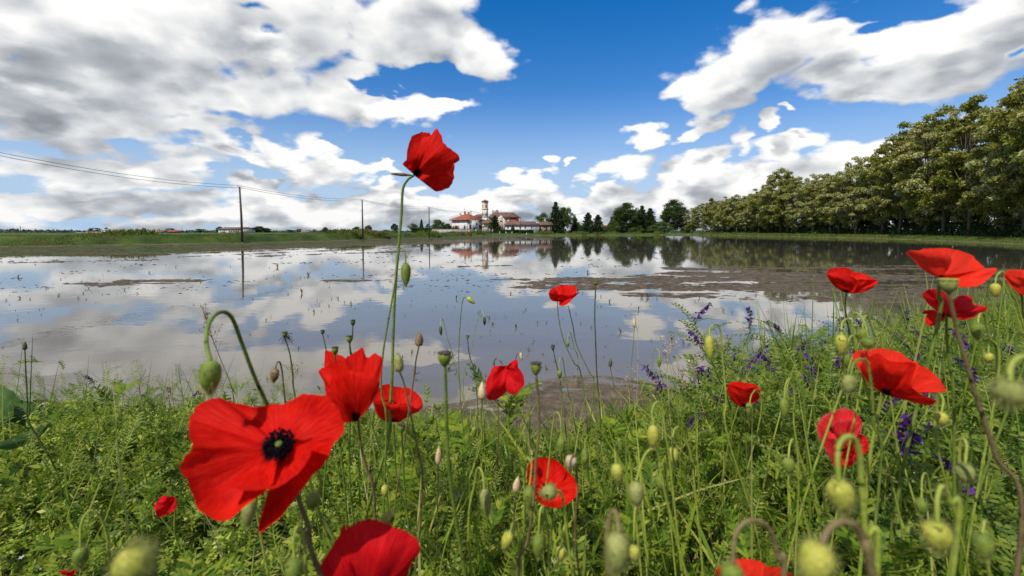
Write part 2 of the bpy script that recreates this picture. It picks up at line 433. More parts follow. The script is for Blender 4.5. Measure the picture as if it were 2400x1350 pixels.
def mud_z(x, y):
    b = np.full(x.shape, -.9)
    for (a, c, r0, r1) in BARS: b = np.maximum(b, capsule(x, y, a, c, r0, r1))
    b = np.clip(b, -.9, .57)
    s, q, L = seg_param(x, y, *rows0)
    wob = (fbm(s*.15, s*0, 3, 31)-.5)*2.0
    # ploughed rows beside the left bank: q grows away from the camera
    rows = np.cos((q+wob*.35)*2*math.pi/2.6)
    band = sst(-1.2, 1.0, q)*sst(240, 120, y)
    near_rows = sst(-9, -2, q)*(1-band)*sst(.25, .6, fbm(x*.05, y*.05, 2, 41))
    bankfill = sst(.8+5.0*(fbm(s*.12, q*.5, 4, 33)-.5), 5.5, q)*sst(26, 6, x)
    # far right: churned flats under the trees' reflection
    fr = sst(24, 60, y)*sst(0, 30, x)*.30 + sst(14, 30, y)*.1
    rr = (fbm(x*.06+3, y*.14, 3, 51)-.5)
    fine = fbm(x*1.3, y*2.6, 5, 61, .6)-.5
    fine2 = fbm(x*5.5, y*7.5, 3, 71, .6)-.5
    str_ = fbm(x*.35, y*2.2, 4, 81, .55)-.5
    h = -.072 + .13*(b+.28)*(b > -.9) * 1.0
    h = np.where(b <= -.9, -.19, h)
    h = np.maximum(h, -.125 + .05*band*(rows) + .055*band*0.0)
    h = np.maximum(h, -.12+.05*(near_rows*rows**3))
    h = np.maximum(h, -.16+.158*bankfill)
    h = np.maximum(h, -.14 + .135*fr + .12*rr*sst(10, 30, y))
    return (h + .12*fine + .09*fine2 + .26*str_*sst(6, 12, y)-.01)*np.where(h > 0, .6, 1)*.8
# a fan-shaped sheet, finer near the camera
pys = np.concatenate([np.linspace(548.2, 556, 60), np.linspace(556.3, 600, 200), np.linspace(600.4, 720, 260), np.linspace(721, 905, 150)])[::-1]
Yr = np.array([g2(1200, p)[1] for p in pys])
tx = np.linspace(-1.45, 1.45, 1300)
Xm = tx[None, :]*Yr[:, None]; Ym = np.repeat(Yr[:, None], len(tx), 1)
n, m = Xm.shape; i = np.arange((n-1)*(m-1)); r = i//(m-1); c = i % (m-1); a = r*m+c
Fm = np.stack([a, a+1, a+m+1, a+m], 1)
Zm = mud_z(Xm, Ym)
ok = inside(Xm, Ym, FARP)
dfar = seg_dist(Xm, Ym, FIELD)
Zm = Zm - .25*sst(1.0, .2, Ym-near_edge(Xm)-.2)
Zm = np.where(ok, Zm, -.5)
keepv = (Zm > -.06).ravel()
fk = keepv[Fm].any(1); Fm = Fm[fk]
used = np.unique(Fm); remap = np.full(n*m, -1); remap[used] = np.arange(len(used))
m_mud, t, out = material("wet_mud")
pos = t.n('ShaderNodeNewGeometry').outputs['Position']; sp = t.n('ShaderNodeSeparateXYZ'); t.set(sp.inputs[0], pos)
c1 = t.ramp(t.noise(pos, 6, 6, .65), [(.3, (.036, .027, .018)), (.5, (.085, .065, .043)), (.72, (.15, .118, .082))])
# thin green algae and rice shoots in the shallows below the left bank
g_ = t.noise(t.vm('MULTIPLY', pos, (.1, .3, 1)), 1.0, 4)
dv = t.math('ADD', t.math('MULTIPLY', sp.outputs[0], -.30), t.math('MULTIPLY', sp.outputs[1], .05))
lf = t.maprange(dv, 4.5, 9.0)
lf2 = t.math('MULTIPLY', t.maprange(sp.outputs[1], 80, 150), .9)
gm = t.math('MULTIPLY', t.math('MAXIMUM', lf, lf2), t.maprange(g_, .2, .45), clamp=True)
c2 = t.mix(gm, c1, t.ramp(t.noise(pos, 2, 4), [(.3, (.030, .034, .010)), (.7, (.075, .072, .026))]))
b = t.n('ShaderNodeBsdfPrincipled'); t.set(b.inputs['Base Color'], c2)
t.set(b.inputs['Roughness'], t.maprange(sp.outputs[2], 0, .03, .5, .95)); b.inputs['Specular IOR Level'].default_value = .08
bp = t.n('ShaderNodeBump'); bp.inputs['Distance'].default_value = .03; t.set(bp.inputs['Height'], t.noise(pos, 22, 7, .65)); t.set(b.inputs['Normal'], bp)
t.set(out.inputs[0], b.outputs[0])
Vm = np.stack([Xm, Ym, Zm], -1).reshape(-1, 3)[used]
mud_o = mesh_obj("mud", Vm, remap[Fm], m_mud)
tag(mud_o, "churned brown mud bars breaking the surface of the flooded field", kind='structure')
# ------------------------------------------------------------------ materials for built things
m_white = simple("lime_render_white", [(.34,.33,.30),(.58,.57,.54),(.66,.65,.62)], .8, .85, .01, 6)
m_cream = simple("ochre_render", [(.33,.26,.16),(.48,.40,.27),(.54,.47,.34)], .7, .85, .01, 6)
m_beige = simple("weathered_plaster", [(.25,.18,.11),(.40,.31,.20),(.48,.40,.28)], .6, .9, .01, 6)
m_brick = simple("old_brick", [(.13,.075,.045),(.22,.13,.085),(.30,.20,.14)], 1.5, .9, .01, 9)
m_redbrick = simple("red_brick", [(.22,.05,.025),(.30,.08,.04)], 1.5, .9, .01, 9)
m_conc = simple("grey_concrete", [(.24,.23,.21),(.36,.35,.32)], .9, .85, .005, 9)
m_metal = simple("dark_painted_metal", [(.03,.033,.04),(.06,.062,.07)], 3, .5)
m_wood = simple("weathered_pole_wood", [(.045,.036,.028),(.095,.078,.062)], 4, .8, .003, 20, stretch=(4,4,.3))
m_shut = simple("varnished_shutters", [(.30,.12,.03),(.42,.19,.06)], 5, .5)
m_dark = simple("dark_window_glass", [(.012,.014,.018),(.03,.034,.04)], .7, .12, spec=.6)
m_cable = simple("black_cable", [(.015,.015,.016),(.025,.025,.026)], 3, .5)
m_orange = simple("orange_plastic", [(.7,.16,.02),(.8,.22,.03)], 3, .4)
def tilemat(name, cols):
    m, t, out = material(name)
    tc = t.n('ShaderNodeTexCoord').outputs['Object']
    c = t.ramp(t.noise(tc, .55, 7, .65), [(.3, cols[0]), (.5, cols[1]), (.7, cols[2])])
    wv = t.n('ShaderNodeTexWave', wave_type='BANDS'); wv.bands_direction = 'X'; wv.inputs['Scale'].default_value = 1.1; wv.inputs['Distortion'].default_value = .3
    t.set(wv.inputs['Vector'], tc)
    b = t.n('ShaderNodeBsdfPrincipled'); t.set(b.inputs['Base Color'], c); b.inputs['Roughness'].default_value = .85
    bp = t.n('ShaderNodeBump'); bp.inputs['Distance'].default_value = .05; t.set(bp.inputs['Height'], wv.outputs['Fac']); t.set(b.inputs['Normal'], bp)
    t.set(out.inputs[0], b.outputs[0]); return m
m_tile = tilemat("orange_clay_tiles", [(.14,.035,.018),(.25,.065,.028),(.32,.10,.045)])
m_tileold = tilemat("old_brown_tiles", [(.07,.035,.024),(.13,.065,.042),(.19,.10,.065)])
m_tiletan = tilemat("faded_tan_tiles", [(.16,.10,.07),(.26,.18,.13),(.34,.25,.19)])

def zat(py, Y): return CAMZ + (545.0-py)/F*Y
def hip(mb, x0, x1, y0, y1, z, h, inset, th=.18):
    """hipped (inset > 0) or gabled (inset 0) roof solid, ridge along x"""
    ym = (y0+y1)/2
    V = [(x0,y0,z),(x1,y0,z),(x1,y1,z),(x0,y1,z),(x0+inset,ym,z+h),(x1-inset,ym,z+h),
         (x0,y0,z-th),(x1,y0,z-th),(x1,y1,z-th),(x0,y1,z-th)]
    mb.add(V, [(0,1,5,4),(2,3,4,5),(3,0,4),(1,2,5),(0,6,7,1),(1,7,8,2),(2,8,9,3),(3,9,6,0),(6,9,8,7)])
def win(parent, x, z, w, h, face, pos, shutter=None, frame_m=None, arch=False):
    """window: frame + pane (sub-part) + shutters; face 'f' local -y wall at y=pos, 'l' local -x wall at x=pos, 'r' +x wall"""
    def bx(mb, u0, u1, d0, d1, z0, z1):
        if face == 'f': mb.box(u0, u1, pos-d1, pos-d0, z0, z1)
        elif face == 'l': mb.box(pos-d1, pos-d0, u0, u1, z0, z1)
        else: mb.box(pos+d0, pos+d1, u0, u1, z0, z1)
    fr = MB(); t = .09
    bx(fr, x-w/2-t, x+w/2+t, .0, .06, z-t, z); bx(fr, x-w/2-t, x+w/2+t, .0, .06, z+h, z+h+t)
    bx(fr, x-w/2-t, x-w/2, .0, .06, z, z+h); bx(fr, x+w/2, x+w/2+t, .0, .06, z, z+h)
    f = fr.build('window', frame_m or m_beige, parent)
    p = MB(); bx(p, x-w/2, x+w/2, .0, .03, z, z+h); p.build('pane', m_dark, f)
    if shutter:
        for sx_ in (-1, 1):
            s = MB(); c = x+sx_*(w/2+t+w*.25); bx(s, c-w*.22, c+w*.22, .01, .07, z, z+h); s.build('shutter', shutter, f)
    return f
def chimney(parent, x, y, z, w=.7, h=1.4, mat=None):
    c = MB().box(x-w/2, x+w/2, y-w/2, y+w/2, z-.6, z+h)
    o = c.build('chimney', mat or m_brick, parent)
    k = MB().box(x-w*.75, x+w*.75, y-w*.75, y+w*.75, z+h+.12, z+h+.26)
    for a in (-1, 1):
        for b_ in (-1, 1): k.box(x+a*w*.4-.06, x+a*w*.4+.06, y+b_*w*.4-.06, y+b_*w*.4+.06, z+h, z+h+.12)
    k.build('cap', m_tileold, o); return o

# ---- villa with the orange roof
Y = 203.; p = at(1095, 545, Y); g = gz(p.x, p.y)
v = empty('villa', (p.x, p.y, g), "white villa with an orange hipped roof behind the concrete garden wall", 'house', rz=R_(50))
a, b_, wh = 9.4, 9.6, zat(516.5, Y)-g
MB().box(-a/2, a/2, -b_/2, b_/2, -.3, wh).build('wall', m_white, v)
r = MB(); hip(r, -a/2-.95, a/2+.95, -b_/2-.95, b_/2+.95, wh+.12, zat(502, Y)-g-wh, 4.6); rf = r.build('roof', m_tile, v)
for (cx_, cy_, hh) in ((-3.4, .8, 1.0), (1.3, .3, .9), (.2, 1.6, 1.2)): chimney(rf, cx_, cy_, wh+1.7+(.8 if cx_ > -2 else 0), .6, hh, m_white if cx_ < -2 else m_brick)
win(v, 1.9, wh-3.9, 1.6, 1.5, 'l', -a/2, m_shut, m_shut)
win(v, -3.3, wh-3.9, .9, 1.5, 'l', -a/2, None, m_shut)
win(v, -2.8, wh-3.7, 1.0, 1.6, 'f', -b_/2, None, m_shut)
win(v, 1.0, wh-2.0, .7, .7, 'f', -b_/2, None, m_metal)
win(v, 3.2, wh-3.7, 1.0, 1.6, 'f', -b_/2, None, m_shut)
d_ = MB().box(-.9, .7, -b_/2-.05, -b_/2, 0, 2.5).build('door', m_metal, v)
for xx in (-a/2+.12, a/2-.2): MB().tube([(xx, -b_/2-.1, .1), (xx, -b_/2-.1, wh)], .07, 6).build('downpipe', m_tileold, v)
MB().tube([(-a/2-.1, .2, .1), (-a/2-.1, .2, wh)], .07, 6).build('downpipe', m_tileold, v)
aer = MB().tube([(-1.5, 0, wh+2.4), (-1.5, 0, wh+5.6)], .035, 5)
for zz_ in (4.6, 5.0, 5.4): aer.tube([(-2.1, 0, wh+zz_), (-.9, 0, wh+zz_)], .02, 4)
aer.build('aerial', m_metal, rf)
# porch roof on the right
r = MB(); hip(r, 3.6, 7.4, -b_/2-1.8, -b_/2+.4, 2.7, .5, .5); r.build('porch_roof', m_tileold, v)
for px_ in (3.9, 7.1): MB().box(px_-.12, px_+.12, -b_/2-1.6, -b_/2-1.36, 0, 2.55).build('porch_post', m_conc, v)

# ---- bell tower
Y = 262.; p = at(1137, 545, Y); g = gz(p.x, p.y); H = zat(472.5, Y)-g
tw = empty('bell_tower', (p.x, p.y, g), "tall square cream bell tower with a small red pyramid roof", 'bell tower', rz=R_(28))
w = 1.32
MB().box(-w, w, -w, w, -.3, H).build('shaft', m_cream, tw)
for k, (z0, z1) in enumerate(((H-12.5, H-9.3), (H-8.3, H-4.9))):
    for f_ in ('f', 'l', 'r'):
        q = MB()
        if f_ == 'f': q.box(-w*.66, w*.66, -w-.04, -w, z0, z1)
        elif f_ == 'l': q.box(-w-.04, -w, -w*.66, w*.66, z0, z1)
        else: q.box(w, w+.04, -w*.66, w*.66, z0, z1)
        q.build('wall_panel', m_white, tw)
for z0 in (H-13.2, H-8.9, H-4.6, H-.45):
    MB().box(-w-.16, w+.16, -w-.16, w+.16, z0, z0+.30).build('cornice', m_beige, tw)
for f_ in ('f', 'l', 'r'):
    q = MB(); P_ = [(-.42, H-3.7), (.42, H-3.7), (.42, H-2.2)] + [(.42*math.cos(k*math.pi/8), H-2.2+.42*math.sin(k*math.pi/8)) for k in range(1, 8)] + [(-.42, H-2.2)]
    for d0 in (0.012, ):
        if f_ == 'f': Vv = [(u, -w-d0, z_) for u, z_ in P_]
        elif f_ == 'l': Vv = [(-w-d0, u, z_) for u, z_ in P_]
        else: Vv = [(w+d0, u, z_) for u, z_ in P_]
        q.add(Vv, [tuple(range(len(Vv)))])
    q.build('belfry_opening', m_dark, tw)
r = MB(); r.add([(-w-.4,-w-.4,H),(w+.4,-w-.4,H),(w+.4,w+.4,H),(-w-.4,w+.4,H),(0,0,H+1.15),(-w-.4,-w-.4,H-.14),(w+.4,-w-.4,H-.14),(w+.4,w+.4,H-.14),(-w-.4,w+.4,H-.14)],
    [(0,1,4),(1,2,4),(2,3,4),(3,0,4),(0,5,6,1),(1,6,7,2),(2,7,8,3),(3,8,5,0),(5,8,7,6)]); r.build('roof', m_tile, tw)

# ---- big farmstead behind the tower
Y = 280.; p = at(1181, 545, Y); g = gz(p.x, p.y)
mz = empty('manor', (p.x, p.y, g), "large ochre manor with a long red roof and several chimneys right of the bell tower", 'manor house', rz=R_(-9))
ev = zat(510.5, Y)-g; hw = 8.6
MB().box(-hw, hw-4, -4.5, 4.5, -.3, ev).build('wall', m_cream, mz)
MB().box(hw-4, hw, -4.5, 4.5, -.3, ev-.02).build('brick_wall', m_redbrick, mz)
r = MB(); hip(r, -hw-.8, hw+.8, -5.4, 5.4, ev+.15, zat(498.5, Y)-g-ev, 3.2); rf = r.build('roof', m_tileold, mz)
for (cx_, w_, h_) in ((-6.9, .7, 1.6), (-5.6, .6, 1.1), (-4.4, .9, 1.9), (-3.7, .6, 1.2), (-1.6, .4, .5), (1.0, .4, .5)):
    chimney(rf, cx_, .2, zat(499.5, Y)-g-.2, w_, h_)
for k in range(6): win(mz, -6.9+k*2.3, ev-2.4, .8, 1.2, 'f', -4.5, None, m_beige)
for k in range(5): win(mz, -5.9+k*2.6, ev-5.6, .9, 1.4, 'f', -4.5, None, m_beige)
Y = 284.; p = at(1124, 545, Y); g = gz(p.x, p.y)
wg = empty('manor_wing', (p.x, p.y, g), "low ochre wing with a red roof peeping out left of the bell tower", 'house', rz=R_(-6))
ev = zat(508.5, Y)-g; MB().box(-3.2, 3.2, -3, 3, -.3, ev).build('wall', m_cream, wg)
r = MB(); hip(r, -4, 4.2, -3.7, 3.7, ev+.1, 1.6, 2.6); r.build('roof', m_tileold, wg); win(wg, 0, ev-2, .8, 1.1, 'f', -3)
# ---- chapel front with a curved gable
Y = 258.; p = at(1174, 545, Y); g = gz(p.x, p.y)
ch = empty('chapel', (p.x, p.y, g), "pale chapel front with a curved gable between the dark conifer and the long white barn", 'chapel', rz=R_(6))
ev = zat(511, Y)-g; MB().box(-1.8, 1.8, -1, 4.2, -.3, ev).build('wall', m_beige, ch)
q = MB(); P_ = [(-1.9, ev), (1.9, ev), (1.5, ev+.35), (.9, ev+.6), (.6, ev+1.1), (0, ev+1.45), (-.6, ev+1.1), (-.9, ev+.6), (-1.5, ev+.35)]; n_ = len(P_)
q.add([(x_, -1.1, z_) for x_, z_ in P_]+[(x_, -.7, z_) for x_, z_ in P_], [tuple(range(n_)), tuple(range(2*n_-1, n_-1, -1))]+[(i, i+n_, (i+1) % n_+n_, (i+1) % n_) for i in range(n_)])
q.build('gable', m_white, ch)
for xx in (-1.55, 1.55): MB().box(xx-.2, xx+.2, -1.14, -1.0, 0, ev-.05).build('pilaster', m_white, ch)
win(ch, 0, ev-2.3, .9, 1.2, 'f', -1, None, m_white); MB().box(-.6, .6, -1.05, -1, 0, 2.4).build('door', m_wood, ch)
r = MB(); hip(r, -2.0, 2.0, -.68, 4.6, ev+.12, .7, .8); r.build('roof', m_tileold, ch)
# ---- small yellow house between villa and conifer
Y = 238.; p = at(1140, 545, Y); g = gz(p.x, p.y)
yh = empty('yellow_house', (p.x, p.y, g), "small yellow house with a brown roof at the foot of the bell tower", 'house', rz=R_(24))
ev = zat(524, Y)-g; MB().box(-2.4, 3.4, -2.4, 2.6, -.3, ev).build('wall', m_cream, yh)
r = MB(); hip(r, -2.8, 3.9, -2.9, 3.1, ev+.1, zat(516, Y)-g-ev, 1.0); rf = r.build('roof', m_tileold, yh); chimney(rf, -1.4, .4, ev+1.2, .5, .6)
win(yh, .6, ev-1.9, .7, 1.0, 'f', -2.4); win(yh, 2.2, ev-1.9, .7, 1.0, 'f', -2.4)
# ---- long white barn and its brick end
Y = 226.; p0 = at(1184, 545, Y); p1 = at(1262, 545, Y+2); pm = (p0+p1)/2; g = gz(pm.x, pm.y); L = (p1-p0).length
lb = empty('long_barn', (pm.x, pm.y, g), "long low white building with small dark windows and a brown tiled roof", 'farm building', rz=R_(2))
ev = zat(527, Y)-g; MB().box(-L/2, L/2, -3.2, 3.2, -.3, ev).build('wall', m_white, lb)
r = MB(); hip(r, -L/2-.7, L/2+.2, -3.9, 3.9, ev+.1, zat(519.3, Y)-g-ev, 2.2); rf = r.build('roof', m_tileold, lb)
chimney(rf, L*.43, -1.8, ev+1.0, .5, .5, m_white)
for px_ in (1190, 1218, 1230, 1245): win(lb, (px_-1200)/F*Y-pm.x, ev-1.8, .55, 1.1, 'f', -3.2, None, m_white)
for px_ in (1218, 1230, 1252): win(lb, (px_-1200)/F*Y-pm.x, .7, .5, .5, 'f', -3.2, None, m_white)
Y = 229.; p = at(1276, 545, Y); g = gz(p.x, p.y)
bb = empty('brick_barn', (p.x, p.y, g), "brown brick barn with a sagging tiled roof at the end of the long white building", 'barn', rz=R_(3))
ev = zat(527.5, Y)-g; MB().box(-2.7, 3.4, -3, 3, -.3, ev).build('wall', m_brick, bb)
r = MB(); hip(r, -2.8, 4.0, -3.7, 3.7, ev+.1, zat(520.3, Y)-g-ev, .6); r.build('roof', m_tileold, bb)
MB().box(-.4, .9, -3.06, -3, 0, 3.2).build('doorway', m_dark, bb)
for xx in (-1.6, 2.0): MB().box(xx-.22, xx+.22, -3.1, -3, 0, ev-.1).build('pier', m_conc, bb)
# ---- garden wall, gates, hedges
Y = 187.; p0 = at(1013, 545, Y); p1 = at(1104, 545, Y+2); g = gz((p0.x+p1.x)/2, Y)
gw = empty('garden_wall', (p0.x, p0.y, g), "long pale concrete panel wall in front of the villa", 'wall', rz=math.atan2(p1.y-p0.y, p1.x-p0.x))
L = (p1-p0).length; ht = zat(537, Y)-g; nP = 8
MB().box(0, L, 0, .12, -.3, ht-.12).build('wall_panel', m_conc, gw)
MB().box(-.05, L+.05, -.06, .18, ht-.12, ht).build('coping', m_conc, gw)
for k in range(nP+1): MB().box(k*L/nP-.1, k*L/nP+.1, -.1, -.0, -.3, ht-.13).build('post', m_beige, gw)
def railfence(px0, px1, Yc, top, label, n=5, solid=False):
    p0 = at(px0, 545, Yc); p1 = at(px1, 545, Yc); L = (p1-p0).length; g = gz((p0.x+p1.x)/2, Yc); ht = zat(top, Yc)-g
    f = empty('fence', (p0.x, p0.y, g), label, 'fence' if not solid else 'gate', rz=math.atan2(p1.y-p0.y, p1.x-p0.x))
    q = MB()
    for k in range(int(L/.14)): q.box(k*.14, k*.14+(.05 if not solid else .135), .02, .05, .1, ht-.1)
    q.build('railing' if not solid else 'gate_leaf', m_metal, f)
    MB().box(0, L, 0, .07, ht-.16, ht-.08).build('rail', m_metal, f); MB().box(0, L, 0, .07, .06, .14).build('rail', m_metal, f)
    for k in range(n+1): MB().box(k*L/n-.12, k*L/n+.12, -.06, .12, -.2, ht+.1).build('post', m_conc, f)
    return f
railfence(1106, 1114, 188, 537.5, "dark solid metal gate right of the concrete garden wall", 1, True)
railfence(1116, 1147, 188, 537, "dark metal railing between pale posts below the yellow house", 2)
railfence(1147.6, 1155, 188.3, 537, "dark metal gate at the right end of the railing", 1, True)
b = at(1099, 541, 186.6); MB().box(-.35, .35, -.2, .2, -.6, .7).build('letter_box', m_orange)
o = bpy.data.objects['letter_box']; o.location = b; o.location.z = gz(b.x, b.y)+.6; tag(o, "small orange box standing against the concrete garden wall", 'letter box')
# ---- shed and the farm on the far left
def gable_house(name, px0, px1, Y, eave, ridge, wallm, roofm, label, cat, depth=8, rz=0, door=None, nwin=0, inset=0):
    p0 = at(px0, 545, Y); p1 = at(px1, 545, Y); L = (p1.x-p0.x); xm = (p0.x+p1.x)/2; g = gz(xm, Y)
    e = empty(name, (xm, Y, g), label, cat, rz=R_(rz)); ev = zat(eave, Y)-g
    MB().box(-L/2, L/2, -depth/2, depth/2, -.3, ev).build('wall', wallm, e)
    r = MB(); hip(r, -L/2-.3, L/2+.3, -depth/2-.5, depth/2+.5, ev+.12, max(.5, zat(ridge, Y)-g-ev), inset); r.build('roof', roofm, e)
    if door: MB().box(door[0], door[1], -depth/2-.06, -depth/2, 0, ev*.8).build('door', m_dark, e)
    for k in range(nwin): win(e, -L/2+(k+.5)*L/nwin, ev*.45, .8, .9, 'f', -depth/2)
    return e
# the shed: its gable end faces left
Y = 235.; p = at(554, 545, Y); g = gz(p.x, p.y); e = empty('shed', (p.x, p.y, g), "white shed with a rusty low roof standing behind the wooden pole", 'shed', rz=R_(-14))
ev = zat(537.5, Y)-g
MB().box(-6.6, 7.2, -4.6, 4.6, -.3, ev).build('wall', m_white, e); r = MB(); hip(r, -7.0, 7.6, -5.1, 5.1, ev+.15, 1.0, 0); r.build('roof', m_tileold, e)
MB().box(-5.4, -2.2, -4.66, -4.6, 0, ev-.4).build('door', m_conc, e)
for k in range(5): win(e, .4+k*1.4, ev-1.3, .9, .5, 'f', -4.6, None, m_conc)
gable_house('red_barn', 399, 419, 330., 543, 540, m_redbrick, m_tile, "small brick-red barn standing alone in the fields", 'barn', 5, 4, (-1.6, 1.6))
gable_house('farmhouse', 258, 285, 560., 543, 537, m_brick, m_tiletan, "brown brick farmhouse with a tan roof, tallest of the distant farm", 'farmhouse', 12, 8, (-1, 1), 4)
gable_house('farm_barn', 287, 322, 565., 544, 540, m_brick, m_tiletan, "long brown barn with a tan roof right of the distant farmhouse", 'barn', 12, -3, None, 5)
gable_house('farm_barn', 352, 380, 540., 544, 539.5, m_brick, m_tiletan, "brown gabled barn at the right end of the distant farm", 'barn', 14, 12, (-2, 2), 0)
gable_house('farm_shed', 180, 206, 520., 547, 544.5, m_white, m_tiletan, "low white-walled shed at the left end of the distant farm", 'shed', 8, 5, None, 2)
gable_house('farm_shed', 203, 243, 540., 546, 543, m_brick, m_tiletan, "long low shed between the white shed and the pale blue silo house", 'shed', 8, 0, None, 4)
gable_house('silo_house', 243, 255, 555., 539, 537, m_white, m_conc, "pale narrow silo house left of the distant brown farmhouse", 'house', 6, 0, None, 2)
gable_house('greenhouse', 325, 350, 600., 545, 542.5, m_white, m_conc, "pale low greenhouse between the two brown farm barns", 'greenhouse', 8, 0, None, 3)
gable_house('warehouse', 701, 726, 700., 542.5, 541, m_conc, m_conc, "pale grey warehouse roof far off left of the second pole", 'warehouse', 14, 0, None, 3)
gable_house('cottage', 978-100, 1000-100, 900., 543, 540.5, m_brick, m_tile, "tiny reddish cottage far beyond the bank", 'cottage', 10, 0, None, 2)
gable_house('yellow_cottage', 1414, 1428, 300., 535, 528, m_cream, m_tile, "yellow cottage with an orange roof half hidden by bushes behind the far bank", 'cottage', 7, -20, None, 2)
# ---- telegraph poles and cables
PP = [(-38.0, 31.0), tuple(at(567, 545, 56.5))[:2], tuple(at(850, 545, 82.5))[:2], tuple(at(1006, 545, 112))[:2], tuple(at(1104, 545, 152))[:2], tuple(at(1220, 545, 205))[:2]]
tops = [7.3, zat(438, 56.5), zat(469, 82.5), zat(486, 112), zat(495, 152), zat(508, 205)]
lab = [None, "weathered wooden pole nearest the camera in front of the white shed", "wooden pole on the left bank just left of the tall poppy's stem",
       "slim wooden pole beside the dark cone-shaped tree left of the villa", "wooden pole in front of the white villa's right wall", "thin wooden pole in front of the long white building"]
ends = []
for k, ((x_, y_), zt) in enumerate(zip(PP, tops)):
    g = gz(x_, y_)
    if k: e = empty('utility_pole', (x_, y_, g), lab[k], 'utility pole', 'poles carrying the overhead cables')
    else: e = empty('utility_pole', (x_, y_, g), "wooden pole at the near end of the overhead cables", 'utility pole', 'poles carrying the overhead cables')
    hh = zt-g; ln = .02*hh if k == 1 else .0
    MB().tube([(0, 0, -.4), (-ln*.2, 0, hh*.5), (-ln, 0, hh)], [.15, .13, .10], 10).build('shaft', m_wood, e)
    q = MB()
    for sgn in (-1, 1): q.tube([(-ln+sgn*.0, 0, hh-.22-.15*sgn), (-ln+.22*sgn, 0, hh-.22-.15*sgn), (-ln+.22*sgn, 0, hh-.05-.15*sgn)], .02, 5); q.lathe([(.01, 0), (.045, .02), (.03, .06), (.045, .09), (.01, .12)], (-ln+.22*sgn, 0, hh-.07-.15*sgn), 8)
    q.build('insulator_bracket', m_metal, e)
    MB().tube([(-ln*.6, -.12, hh*.72), (-ln*.6-.35, -.12, hh*.72)], .02, 5).build('foot_rung', m_metal, e)
    ends.append([Vector((x_-ln+.22*s_, y_, zt-.0-.15*s_)) for s_ in (-1, 1)])
for w_ in (0, 1):
    q = MB()
    for k in range(len(ends)-1):
        A, B = ends[k][w_], ends[k+1][w_]; sag = (.55, .50, .55, .6, .7)[k]*(1+.12*w_)
        q.tube([A.lerp(B, t_)-Vector((0, 0, sag*4*t_*(1-t_))) for t_ in [i/16 for i in range(17)]], .018+.004*k, 5)
    o = q.build('overhead_cable', m_cable)
    tag(o, ("upper" if w_ == 0 else "lower")+" black cable sagging from pole to pole across the sky", 'cable', 'overhead cables strung between the poles')
# distant masts
for px_, top, Yd, l_ in ((48, 529, 260, "thin rusty post far off at the left end of the green bank"), (427, 531, 420, "thin grey mast beside the red barn")):
    p = at(px_, 545, Yd); g = gz(p.x, p.y); e = empty('mast', (p.x, p.y, g), l_, 'mast')
    MB().tube([(0, 0, -.3), (0, 0, zat(top, Yd)-g)], .14, 6).build('shaft', m_wood, e)
    MB().box(-.3, .3, -.05, .05, zat(top, Yd)-g-.5, zat(top, Yd)-g-.4).build('cross_bar', m_metal, e)
# white marker stones along the village bank
for k, px_ in enumerate((1153, 1171, 1186, 1200, 1234)):
    p = at(px_, 545, 196); o = MB().lathe([(.14, -.1), (.13, .7), (.08, .82), (.0, .84)], (0, 0, 0), 10).build('marker_stone', m_white, None, True); o.location = (p.x, p.y, gz(p.x, p.y)+.05)
    tag(o, "short white marker stone on the grass verge before the long white building", 'marker stone', 'white marker stones')

# ------------------------------------------------------------------ trees
def instance(tv, tf, C, T, N, S):
    """replicate template (tv k,3 / tf m,q): local x along T, z along N, scale S"""
    B = np.cross(N, T); S = np.asarray(S).reshape(-1, 1, 1) if np.ndim(S) else S
    M = np.stack([T, B, N], 1)                         # rows are axes
    V = np.einsum('kj,njl->nkl', tv, M)*S + C[:, None, :]
    k = len(tv); Fa = (tf[None]+(np.arange(len(C))*k)[:, None, None]).reshape(-1, tf.shape[1])
    return V.reshape(-1, 3), Fa
def unit(v): return v/np.maximum(np.linalg.norm(v, axis=-1, keepdims=True), 1e-9)
def randdir(n, r): return unit(r.normal(size=(n, 3)))
def frames(n, r, up=0.8, droop=0.0):
    N = unit(randdir(n, r)+np.array([0, 0, up])); T = unit(np.cross(N, randdir(n, r)))
    if droop: T = unit(T-np.array([0, 0, droop])); N = unit(N-T*(N*T).sum(-1, keepdims=True))
    return T, N
LEAF4 = (np.array([(0,0,0),(.45,.30,.06),(1,0,-.05),(.45,-.30,.06)], float), np.array([(0,1,2,3)]))
def cat(parts):
    Vs = []; Fs = {}; n = 0
    for V, Fc in parts:
        Fs.setdefault(Fc.shape[1], []).append(Fc+n); Vs.append(V); n += len(V)
    return np.concatenate(Vs), [np.concatenate(f) for f in Fs.values()]
g_loc = [(.028,.050,.008),(.050,.080,.012),(.085,.115,.02),(.14,.15,.035)]
m_crown = {
 'locust': leafmat("locust_leaves", [(.08,.12,.012),(.17,.21,.022),(.26,.29,.04),(.36,.35,.07)], .5, .55, .15, (.12, [(.12,.15,.018),(.26,.25,.04),(.38,.33,.09)])),
 'broad': leafmat("dark_broad_leaves", [(.016,.036,.005),(.034,.062,.009),(.06,.095,.014)], .3, .5, .2),
 'light': leafmat("light_broad_leaves", [(.04,.07,.012),(.08,.12,.022),(.12,.16,.03)], .35, .5, .25),
 'spruce': leafmat("spruce_needles", [(.016,.032,.010),(.030,.052,.016),(.048,.072,.024)], .12, .6, .2),
 'hedge': leafmat("hedge_leaves", [(.015,.04,.006),(.03,.065,.01),(.05,.09,.015)], .25, .5, .25),
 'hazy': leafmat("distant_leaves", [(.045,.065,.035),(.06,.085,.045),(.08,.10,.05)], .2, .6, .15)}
m_bloom = leafmat("locust_blossom", [(.40,.41,.15),(.56,.56,.27),(.70,.69,.42)], .45, .6, .2)
